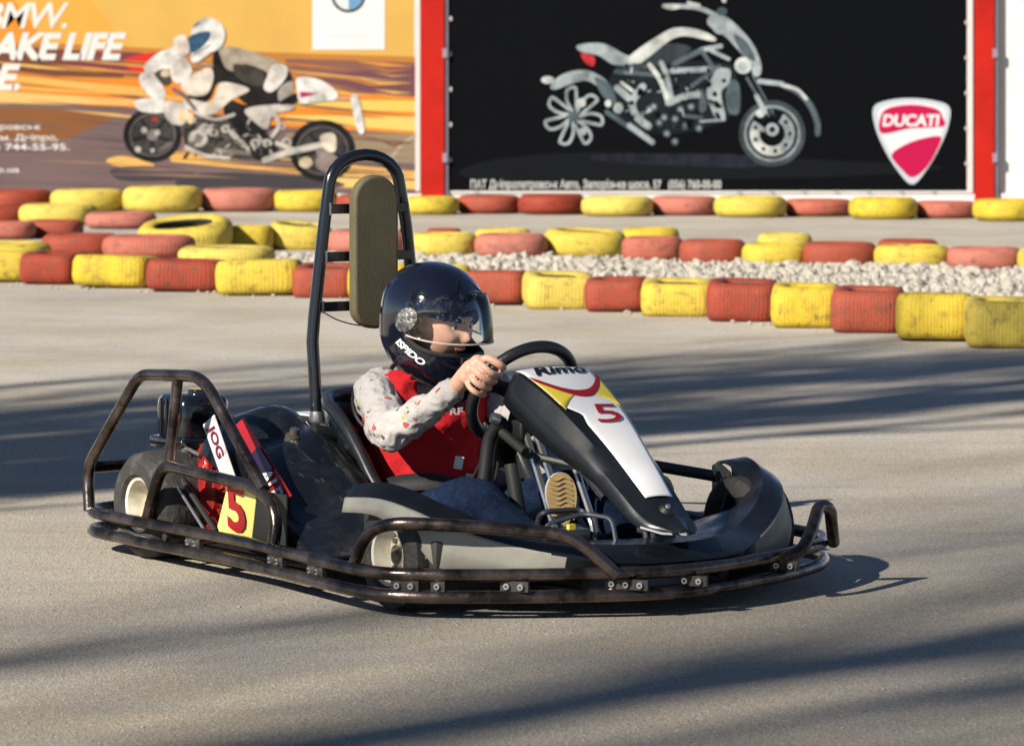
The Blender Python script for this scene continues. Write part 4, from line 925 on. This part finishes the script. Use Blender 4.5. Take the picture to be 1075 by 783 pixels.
# link bars from column support to each wheel cover
for s in (1, -1):
    bm = bmesh.new(); tube(bm, KL([(.84, .34 * s, .24 + .04), (1.03, .40 * s, .265), (1.16, .44 * s, .255)]), .0145, 12) if s < 0 else tube(bm, KL([(.86, .40, .12), (1.16, .44, .11)]), .012, 10); part('support_bar', bm, BLK)
bm = bmesh.new(); rbox(bm, K(1.31, .50, .14), (.09, .05, .07), .006); lathe(bm, [(.0005, .008), (.007, .008), (.008, 0)], axis_m(K(1.325, .528, .14), K(.3, 1, 0)), 10, 1); part('wheel_bracket', bm, [mat('olive grime', (.05, .048, .04), .6), mat('brass bolt', (.5, .4, .15), .35, .8)], ang=30)
# pedals
def pedal(s):
    bm = bmesh.new(); v0 = .125 * s; c1 = mat('pedal steel', (.12, .13, .15), .3, .7)
    tube(bm, fillet(KL([(1.27, v0 + .055 * s, .14), (1.27, v0 + .055 * s, .20), (1.29, v0 + .05 * s, .218), (1.30, v0 - .05 * s, .218), (1.34, v0 - .05 * s, .20), (1.36, v0 - .05 * s, .14)]), .02), .007, 8)
    tube(bm, fillet(KL([(1.31, v0 + .06 * s, .15), (1.31, v0 + .06 * s, .19), (1.33, v0 - .04 * s, .212), (1.40, v0 - .07 * s, .205), (1.42, v0 - .07 * s, .14)]), .02), .006, 8)
    rbox(bm, K(1.33, v0, .165), (.07, .07, .03), .006); box(bm, K(1.352, v0 + .015 * s, .186), (.012, .018, .012), mi=1)
    part('pedal', bm, [c1, YEL], ang=40)
pedal(1); pedal(-1)
#@@PERSON
SKIN = mat('skin', (.66, .40, .285), .5, 0, vscale=18, col2=(.60, .31, .21), bump=.05, bscale=90)
per = empty('person', KO, KA, 'child in helmet, red vest and pale patterned sleeves steering the go-kart', 'person')
SR = K(.505, .15, .455); ER = K(.70, .235, .368); WR = K(.885, .165, .482)
SLf = K(.50, -.15, .455); EL = K(.70, -.235, .36); WL = K(.85, -.16, .39)
HR = WC + E1 * .135 + E2 * .055; HL = WC - E1 * .130 - E2 * .055
HC = K(.528, -.004, .630); yaw = R(17)       # the head is turned to the driver's left
hf = (K(math.cos(yaw) * .97, -math.sin(yaw) * .97, -.27)).normalized(); hs = Vector((0, 0, 1)).cross(hf).normalized() * -1; hu = hs.cross(hf).normalized()
if hu.z < 0: hu = -hu
hs = hf.cross(hu)    # to the head's right
def Hh(f, s, u): return HC + hf * f + hs * s + hu * u
def limb(bm, pts, rad): tube(bm, catmull(pts, 5), [x for i in range(len(rad) - 1) for x in [rad[i] + (rad[i + 1] - rad[i]) * k / 5 for k in range(5)]] + [rad[-1]], 14, rnd=True)
bm = bmesh.new()
limb(bm, KL([(.50, 0, .16), (.48, 0, .26), (.49, 0, .38), (.50, 0, .44)]), [.085, .08, .085, .055])
limb(bm, [K(.50, 0, .45), K(.51, -.005, .52), HC + Vector((0, 0, -.06))], [.066, .052, .05])
for S_, E_, W_ in ((SR, ER, WR), (SLf, EL, WL)): limb(bm, [K(.5, 0, .44), S_, E_, W_], [.05, .040, .030, .024])
for s in (1, -1): limb(bm, KL([(.50, .075 * s, .125), (.70, .115 * s, .150), (.93, .140 * s, .218), (1.07, .135 * s, .17), (1.21, .13 * s, .13)]), [.055, .042, .032, .028, .026])
# head
hb = bmesh.new(); bmesh.ops.create_icosphere(hb, subdivisions=5, radius=1)
for v in hb.verts:
    c = v.co.copy(); f, s, u = c.x, c.y, c.z
    F = .090 * f + .022; S_ = .079 * s * (1 - .18 * max(0, -u)); U = .098 * u
    if f > 0:
        nose = math.exp(-((s * .079) ** 2) / .00010) * math.exp(-((U + .014) ** 2) / .00034) * (1 if U > -.03 else .3); F += .021 * nose * f
        for q in (-1, 1): F -= .010 * math.exp(-((s * .079 - q * .030) ** 2 + (U - .012) ** 2) / .00022)
        F += .006 * math.exp(-((U - .032) ** 2) / .00012) * f
        F += .006 * math.exp(-((s * .07) ** 2) / .0005) * math.exp(-((U + .045) ** 2) / .00012); F -= .003 * math.exp(-((s * .07) ** 2) / .0005) * math.exp(-((U + .045) ** 2) / .000012)
        for q in (-1, 1): F += .006 * math.exp(-((s * .07 - q * .038) ** 2 + (U + .022) ** 2) / .0004)
    v.co = Hh(F, S_, U)
vm = [bm.verts.new(v.co) for v in hb.verts]
for f in hb.faces: bm.faces.new([vm[v.index] for v in f.verts])
hb.free()
# hands gripping the rim
def hand(bm, W_, Hc, s, t0):
    # rim tangent at the grip and outward direction in the wheel plane
    rel = (Hc - WC); out = rel.normalized(); tan = WN.cross(out).normalized()
    if tan.z < 0: tan = -tan
    palm = Hc + out * .028 - WN * .020
    limb(bm, [W_, W_.lerp(palm, .6), palm], [.022, .026, .027])
    tube(bm, [palm - tan * .022, palm + tan * .022], [.021, .021], 12, rnd=True)
    for i in range(4):
        o = tan * (.032 - .0212 * i); L_ = (.9, 1, .95, .8)[i]; r_ = (.0084, .0086, .0084, .0075)[i]
        pts = [palm + o * .8 - WN * .004, Hc + o + out * .040 * L_ + WN * .012, Hc + o + out * .020 + WN * .031, Hc + o - out * .012 + WN * .026, Hc + o - out * .024 + WN * .006]
        if i == 0: pass
        # knuckles face the driver side
        pts2 = [palm + o * .8, Hc + o * 1.05 - WN * .030 + out * .012, Hc + o * 1.05 - WN * .028 - out * .014, Hc + o - WN * .008 - out * .026, Hc + o + WN * .012 - out * .020]
        pass
        tube(bm, catmull(pts, 4), [r_ * 1.05] * 4 + [r_] * 8 + [r_ * .92] * 5, 10, rnd=True)
    tube(bm, catmull([palm + tan * .012, Hc + tan * .045 + out * .024 - WN * .01, Hc + tan * .055 + out * .008 + WN * .016, Hc + tan * .052 - out * .010 + WN * .020], 4), [.0105] * 13, 10, rnd=True)
hand(bm, WR, HR, 1, 0); hand(bm, WL, HL, -1, 0)
body = remesh(bm, .0030, 1); mk('body', body, SKIN, per, ang=180)
# eyes and brows
EYM = [mat('eye white', (.7, .68, .66), .2), mat('pupil', (.01, .01, .01), .1), mat('iris', (.12, .07, .03), .2)]
for q in (-1, 1):
    bm = bmesh.new(); M = axis_m(Hh(.088, q * .029, .010), hf); lathe(bm, [(.0005, .0125), (.003, .0123)], M, 14, 1); lathe(bm, [(.003, .0122), (.0058, .0112)], M, 14, 2); lathe(bm, [(.0058, .0111), (.010, .0072), (.0124, 0)], M, 14, 0); part('eye', bm, EYM, per)
HAIR = mat('brown hair', (.06, .035, .02), .7)
for q in (-1, 1): bm = bmesh.new(); tube(bm, catmull([Hh(.101, q * .014, .026), Hh(.0995, q * .028, .031), Hh(.090, q * .045, .026)], 5), [.0016] * 11, 6); mk('eyebrow', bm, HAIR, per)
for q in (-1, 1): bm = bmesh.new(); tube(bm, catmull([Hh(.0985, q * .018, .014), Hh(.099, q * .029, .0185), Hh(.091, q * .041, .012)], 5), [.001] * 11, 6); mk('eyelashes', bm, HAIR, per)
bm = bmesh.new(); tube(bm, catmull([Hh(.105, -.018, -.046), Hh(.1115, 0, -.0475), Hh(.105, .018, -.046)], 6), [.0028] * 13, 8); part('lips', bm, mat('lips', (.42, .14, .11), .45), per)
# bandana under the helmet
def bandana():
    m = bpy.data.materials.new('navy bandana'); m.use_nodes = True
    global N, L, tc
    N, L = nodes(m); b = N['Principled BSDF']; b.inputs['Roughness'].default_value = .8; tc = N.new('ShaderNodeTexCoord')
    v = N.new('ShaderNodeTexVoronoi'); v.inputs['Scale'].default_value = 85; L.new(tc.outputs['Object'], v.inputs['Vector'])
    L.new(mixc(rng(v.outputs['Distance'], .22, .30, 1, 0), (.02, .03, .12), (.55, .57, .62)), b.inputs['Base Color']); return m
bm = bmesh.new(); rws = []
for i in range(13):
    u = .024 + .076 * i / 12; rr_ = math.sqrt(max(0.001, 1 - (u / .102) ** 2)); rws.append([Hh(.022 + .093 * rr_ * math.cos(t), .085 * rr_ * math.sin(t), u) for t in [2 * math.pi * k / 40 for k in range(41)]])
loft(bm, rws); mk('bandana', bm, bandana(), per, solid=.002)
# sweatshirt sleeves and torso
def fabric(name, c1, spots):
    m = bpy.data.materials.new(name); m.use_nodes = True
    global N, L, tc
    N, L = nodes(m); b = N['Principled BSDF']; b.inputs['Roughness'].default_value = .85; b.inputs['Specular IOR Level'].default_value = .2; tc = N.new('ShaderNodeTexCoord')
    base = mixc(rng(noi(160, 3), .4, .65, 0, .3), c1, tuple(x * .6 for x in c1))
    for sc_, th, col in spots:
        v = N.new('ShaderNodeTexVoronoi'); v.inputs['Scale'].default_value = sc_; mp = N.new('ShaderNodeMapping'); mp.inputs['Location'].default_value = (sc_ * .37, sc_ * .11, sc_ * .53); L.new(tc.outputs['Object'], mp.inputs['Vector'])
        ad = N.new('ShaderNodeVectorMath'); ad.operation = 'MULTIPLY_ADD'; n_ = N.new('ShaderNodeTexNoise'); n_.inputs['Scale'].default_value = 60; L.new(tc.outputs['Object'], n_.inputs['Vector'])
        L.new(n_.outputs['Color'], ad.inputs[0]); ad.inputs[1].default_value = (.03, .03, .03); L.new(mp.outputs[0], ad.inputs[2]); L.new(ad.outputs[0], v.inputs['Vector'])
        base = mixc(rng(v.outputs['Distance'], th, th + .03, .9, 0), base, col)
    L.new(base, b.inputs['Base Color'])
    bp = N.new('ShaderNodeBump'); bp.inputs['Strength'].default_value = .55; bp.inputs['Distance'].default_value = .012; L.new(noi(26, 3, .5), bp.inputs['Height']); L.new(bp.outputs[0], b.inputs['Normal'])
    return m
SLV = fabric('pale grey jersey print', (.36, .34, .325), [(21, .15, (.30, .04, .03)), (27, .13, (.02, .02, .025)), (13, .10, (.33, .31, .08))])
def wrinkle(bm, amp, sc_, seed=0):
    bm.normal_update()
    for v in bm.verts:
        c = v.co; n_ = noise.noise(Vector((c.x * sc_, c.y * sc_, c.z * sc_ * 1.6 + seed))); n2 = abs(noise.noise(Vector((c.x * sc_ * 2, c.y * sc_ * 2, c.z * sc_ * 2.6 + seed)))); v.co += v.normal * amp * (n_ - n2 * .8)
bm = bmesh.new()
limb(bm, KL([(.50, 0, .16), (.47, 0, .26), (.485, 0, .38), (.495, 0, .42)]), [.105, .10, .104, .06])
for S_, E_, W_ in ((SR, ER, WR), (SLf, EL, WL)):
    limb(bm, [K(.5, 0, .41), S_, S_.lerp(E_, .5) + Vector((0, 0, -.01)), E_, E_.lerp(W_, .5) + Vector((0, 0, -.008)), W_], [.06, .058, .057, .052, .045, .031])
    d = (W_ - E_).normalized(); tube(bm, [W_ - d * .03, W_ + d * .004], [.034, .033], 16, rnd=False)
b2 = remesh(bm, .0055, 3); wrinkle(b2, .010, 17, 2)
mk('sweatshirt', b2, SLV, per, ang=180)
# red vest over the shirt
VR = fabric('red vest cloth', (.44, .012, .016), [])
bm = bmesh.new(); rws = []
secs = [(.13, .53, .165, .135), (.20, .515, .160, .130), (.28, .488, .148, .118), (.36, .492, .150, .120), (.42, .50, .180, .112), (.466, .505, .190, .088), (.492, .508, .160, .078), (.506, .508, .085, .066)]
for w_, u, hv, hu_ in secs: rws.append([K(u + hu_ * math.copysign(abs(math.cos(t)) ** .85, math.cos(t)), hv * math.copysign(abs(math.sin(t)) ** .85, math.sin(t)), w_) for t in [2 * math.pi * k / 48 for k in range(48)]])
cols = [catmull([r[i] for r in rws], 5) for i in range(48)]; G = list(zip(*cols)); loft(bm, G, closed=True)
kill = [f for f in bm.faces if any((f.calc_center_median() - K(.525, .205 * s, .415)).length < .066 for s in (1, -1)) or (f.calc_center_median().z > .458 - .55 * (f.calc_center_median().x - .50) and (f.calc_center_median() - K(.515, 0, f.calc_center_median().z)).length < .112)]
bmesh.ops.delete(bm, geom=kill, context='FACES'); wrinkle(bm, .016, 19, 7); vest = mk('vest', bm, VR, per, solid=.004, sub=1, ang=180)
PIP = mat('black piping', (.012, .012, .014), .6)
for s in (1, -1):
    bm = bmesh.new(); P = []
    for k in range(30):
        t = 2 * math.pi * k / 30; P.append(K(.525 + .062 * math.cos(t), (.186 + .006 * math.sin(t) - .012 * math.cos(t)) * s, .418 + .062 * math.sin(t)))
    tube(bm, P, .0055, 8, True); mk('piping', bm, PIP, vest)
bm = bmesh.new(); tube(bm, [K(.512 + .092 * math.cos(t), .100 * math.sin(t), .468 - .050 * math.cos(t)) for t in [2 * math.pi * k / 40 for k in range(40)]], .006, 8, True); mk('collar', bm, PIP, vest)
for (u, v, w_, dz) in ((.652, .0, .272, .032), (.657, -.03, .228, .030)):
    bm = bmesh.new(); box(bm, K(u, v, w_), (.004, .022, dz), Matrix.Rotation(R(-12), 3, 'X') @ Matrix.Rotation(R(-20), 3, 'Z')); mk('reflective_patch', bm, WHITE, vest, smooth=False)
vs, fs = text2d('RF', 1, .03, 0); vs = fit(vs, -.005, -.045, .392, .410); bm = bmesh.new(); V = [bm.verts.new(K(.634, x + .02, y)) for x, y in vs]
for f in fs:
    try: bm.faces.new([V[i] for i in f])
    except ValueError: pass
mk('lettering', bm, WHITE, vest, smooth=False, recalc=False)
# jeans
DEN = mat('blue denim', (.004, .009, .026), .85, 0, vscale=30, col2=(.012, .024, .055), lo=.4, hi=.75, spec=.1, bump=.5, bscale=160)
bm = bmesh.new()
limb(bm, KL([(.47, 0, .14), (.53, 0, .14)]), [.105, .105])
for s in (1, -1): limb(bm, KL([(.50, .075 * s, .125), (.70, .115 * s, .150), (.93, .140 * s, .218), (1.07, .135 * s, .17), (1.21, .13 * s, .13)]), [.078, .062, .052, .046, .040])
b2 = remesh(bm, .006, 3); wrinkle(b2, .007, 15, 11); mk('jeans', b2, DEN, per, ang=180)
# shoes, soles toward the front
SH = mat('beige shoe sole', (.46, .31, .13), .6, 0, vscale=30); SHW = mat('off white rubber', (.66, .63, .58), .5)
def shoe(s, cu, cv, cw):
    c = K(cu, cv, cw); up = K(-.10, .03 * s, 1).normalized(); fw = K(.85, .45 if s > 0 else .1, .30).normalized(); sd = fw.cross(up).normalized(); fw = up.cross(sd).normalized()
    def pt(a_, b_, d): return c + sd * a_ + up * b_ + fw * d     # a across, b along the sole toward the toe, d sole-normal
    prof = []
    for k in range(36):
        t = 2 * math.pi * k / 36; b_ = math.sin(t); a_ = math.cos(t); wd = .036 + .006 * b_; prof.append((a_ * wd * (1 - .0 * b_), b_ * .062 + .02))
    bm = bmesh.new(); loft(bm, [[pt(a_, b_, 0) for a_, b_ in prof], [pt(a_ * 1.05, b_ * 1.01, -.004) for a_, b_ in prof], [pt(a_ * 1.05, b_ * 1.01, -.018) for a_, b_ in prof], [pt(a_ * .98, b_ * .98, -.022) for a_, b_ in prof]], closed=True)
    bm.faces.new([bm.verts.new(pt(a_, b_, .0005)) for a_, b_ in prof]).material_index = 1
    for q in range(9):
        b_ = -.026 + q * .0115; tube(bm, catmull([pt(-.026, b_ - .006, .0015), pt(-.008, b_ + .004, .003), pt(.01, b_ - .002, .003), pt(.026, b_ + .006, .0015)], 4), .0022, 6, mi=1)
    sh = mk('shoe', bm, [SHW, SH], per)
    bm = bmesh.new(); rws = []
    for k in range(9):
        t = k / 8; sc2 = (1, 1.0, .97, .92, .84, .72, .55, .34, .1)[k]; rws.append([pt(a_ * sc2, (b_ + .055) * (1 - t * .55) - .055 + t * .0, -.022 - t * .065) for a_, b_ in prof])
    loft(bm, rws, closed=True); mk('upper', bm, mat('blue grey canvas', (.05, .06, .09), .8), sh)
shoe(1, 1.285, .118, .225); shoe(-1, 1.30, -.165, .205)
# helmet
hel_s = [(-.150, .112, .060, .080), (-.142, .132, .080, .094), (-.125, .145, .100, .103), (-.09, .152, .122, .114), (-.04, .150, .140, .120), (0, .145, .147, .123), (.045, .134, .147, .121), (.085, .112, .130, .108), (.115, .082, .100, .086), (.135, .050, .062, .054), (.144, .022, .028, .024), (.1455, .003, .004, .003)]
hc2 = catmull([(a_[1], a_[2], a_[3]) for a_ in hel_s], 8); hz2 = catmull([(a_[0], 0, 0) for a_ in hel_s], 8)
HT = [(z.x, c.x, c.y, c.z) for z, c in zip(hz2, hc2)]
def hsurf(th, z, off=0):     # th 0 = forward, positive toward the head's right
    for a_, b_ in zip(HT, HT[1:]):
        if z <= b_[0] or b_ is HT[-1]:
            k = max(0, min(1, (z - a_[0]) / max(1e-6, b_[0] - a_[0]))); fr, bk, hw = [a_[i] + (b_[i] - a_[i]) * k for i in (1, 2, 3)]; break
    c, s = math.cos(th), math.sin(th); ex = (fr if c > 0 else bk) + off
    p = 2.15; e = (abs(c) ** p + abs(s) ** p) ** (-1 / p)
    return (c * e * ex, s * e * (hw + off), z + .030 * (1 - c) / 2 * max(0, min(1, (-z - .06) / .08)))
NT = 160; zs = [HT[0][0] + (HT[-1][0] - HT[0][0]) * math.sin(math.pi / 2 * (i / 90)) ** .9 for i in range(91)]
bm = bmesh.new(); rows = [[hsurf(2 * math.pi * k / NT, z) for k in range(NT)] for z in zs]
PA, PZ0, PZ1 = R(80), -.050, .060
def inport(th, z):
    th = (th + math.pi) % (2 * math.pi) - math.pi; cx = abs(th) / PA; cz = (z - (PZ0 + PZ1) / 2 + .012 * cx) / ((PZ1 - PZ0) / 2)
    return cx ** 5.5 + abs(cz) ** 3.2 < 1
V = [[bm.verts.new(Hh(*p)) for p in r] for r in rows]
for i in range(90):
    for k in range(NT):
        th = 2 * math.pi * (k + .5) / NT; z = (zs[i] + zs[i + 1]) / 2
        if inport(th, z): continue
        bm.faces.new((V[i][k], V[i][(k + 1) % NT], V[i + 1][(k + 1) % NT], V[i + 1][k]))
HELM = mat('helmet gloss black', (.005, .006, .012), .07, 0, coat=1, vscale=60, col2=(.02, .022, .035), lo=.62, hi=.8)
hel = mk('helmet', bm, HELM, per, solid=.012, ang=60); hel['label'] = 'glossy black full-face helmet with its clear visor slightly raised'
rim = []
for k in range(80):
    t = 2 * math.pi * k / 80; c, s = math.cos(t), math.sin(t); x = math.copysign(abs(c) ** (2 / 5.5), c); z = math.copysign(abs(s) ** (2 / 3.2), s)
    rim.append(Hh(*hsurf(PA * x, (PZ0 + PZ1) / 2 + z * (PZ1 - PZ0) / 2 - .012 * abs(x), -.002)))
bm = bmesh.new(); tube(bm, rim, .0062, 8, True); mk('port_seal', bm, PIP, hel)
bm = bmesh.new(); P = [Hh(*hsurf(2 * math.pi * k / 60, -.150, -.004)) for k in range(60)]; tube(bm, P, .0075, 8, True); mk('neck_roll', bm, PIP, hel)
# moulded ridges, vent and chin intake
for s in (1, -1):
    bm = bmesh.new(); tube(bm, catmull([Hh(*hsurf(s * R(16), .125, .001)), Hh(*hsurf(s * R(30), .10, .002)), Hh(*hsurf(s * R(48), .082, .002)), Hh(*hsurf(s * R(90), .080, .001)), Hh(*hsurf(s * R(140), .085, 0))], 6), [.003] * 25, 6); mk('crown_ridge', bm, GLOSS, hel)
    bm = bmesh.new(); tube(bm, catmull([Hh(*hsurf(s * R(8), -.082, .003)), Hh(*hsurf(s * R(25), -.086, .004)), Hh(*hsurf(s * R(38), -.078, .002))], 6), [.006] * 13, 8); mk('chin_ridge', bm, GLOSS, hel)
bm = bmesh.new(); rbox(bm, Hh(.118, 0, .105), (.03, .03, .012), .004, Matrix((hf, hs, hu)).transposed()); mk('vent', bm, GLOSS, hel)
bm = bmesh.new(); rbox(bm, Hh(.148, 0, -.088), (.012, .05, .022), .004, Matrix((hf, hs, hu)).transposed()); mk('chin_vent', bm, GLOSS, hel)
# helmet brand lettering on the right cheek
vs, fs = text2d('ISPIDO', 1, .03, .15, .95); vs = fit(vs, 0, 1, 0, 1); bm = bmesh.new(); V2 = []
for x, y in vs:
    th = R(92 - 33 * x); z = -.052 - .040 * x + (y - .5) * .0185; V2.append(bm.verts.new(Hh(*hsurf(th - R(5) * (y - .5), z, .0022))))
for f in fs:
    try: bm.faces.new([V2[i] for i in f])
    except ValueError: pass
mk('lettering', bm, WHITE, hel, smooth=False, recalc=False)
# visor: clear shield hinged at the temples and tipped up
vm_ = bpy.data.materials.new('clear visor'); vm_.use_nodes = True; N, L = nodes(vm_); N.remove(N['Principled BSDF'])
tr = N.new('ShaderNodeBsdfTransparent'); tr.inputs[0].default_value = (.99, .99, .99, 1); gl = N.new('ShaderNodeBsdfGlossy'); gl.inputs['Roughness'].default_value = .08; df = N.new('ShaderNodeBsdfDiffuse'); df.inputs[0].default_value = (.6, .55, .45, 1)
fr = N.new('ShaderNodeFresnel'); fr.inputs[0].default_value = 1.28; mx1 = N.new('ShaderNodeMixShader'); mx2 = N.new('ShaderNodeMixShader'); tc = N.new('ShaderNodeTexCoord')
sc1 = noi(70, 6, .8); L.new(rng(sc1, .5, .72, .0, .06), mx2.inputs[0]); L.new(fr.outputs[0], mx1.inputs[0]); L.new(tr.outputs[0], mx1.inputs[1]); L.new(gl.outputs[0], mx1.inputs[2])
L.new(mx1.outputs[0], mx2.inputs[1]); L.new(df.outputs[0], mx2.inputs[2]); L.new(mx2.outputs[0], N['Material Output'].inputs[0])
rotv = Matrix.Rotation(R(-15), 3, 'Y')
def vis(th, z, off=.010):
    p = Vector(hsurf(th, z, off)); piv = Vector((0, 0, .01)); q = rotv @ (p - piv) + piv; return q
if vis(0, 0).z < 0: rotv = Matrix.Rotation(R(15), 3, 'Y')
bm = bmesh.new(); rws = []
for i in range(15):
    t = i / 14; r_ = []
    for k in range(49):
        x = -1 + 2 * k / 48; z0 = -.056 + .022 * abs(x) ** 3; z1 = .072 - .022 * abs(x) ** 3; r_.append(Hh(*vis(x * R(84), z0 + (z1 - z0) * t)))
    rws.append(r_)
loft(bm, rws); visor = mk('visor', bm, vm_, hel, solid=.0025)
bm = bmesh.new(); tube(bm, rws[0], .0022, 6); mk('visor_edge', bm, mat('visor edge', (.55, .46, .38), .2), visor)
for s in (1, -1):
    bm = bmesh.new(); G = []
    for i in range(8):
        q = i / 7
        G.append([Hh(*(vis(s * (R(84) + R(13) * q * math.cos(t)), .006 + .030 * q * math.sin(t) - .010 * q * math.cos(t), .013 - .004 * q))) for t in [2 * math.pi * k / 32 for k in range(32)]])
    loft(bm, G, closed=True); mk('visor_hinge', bm, mat('scuffed clear hinge', (.07, .07, .068), .28, .3, vscale=80, col2=(.24, .235, .22), lo=.45, hi=.6, bump=.6, bscale=120), hel)
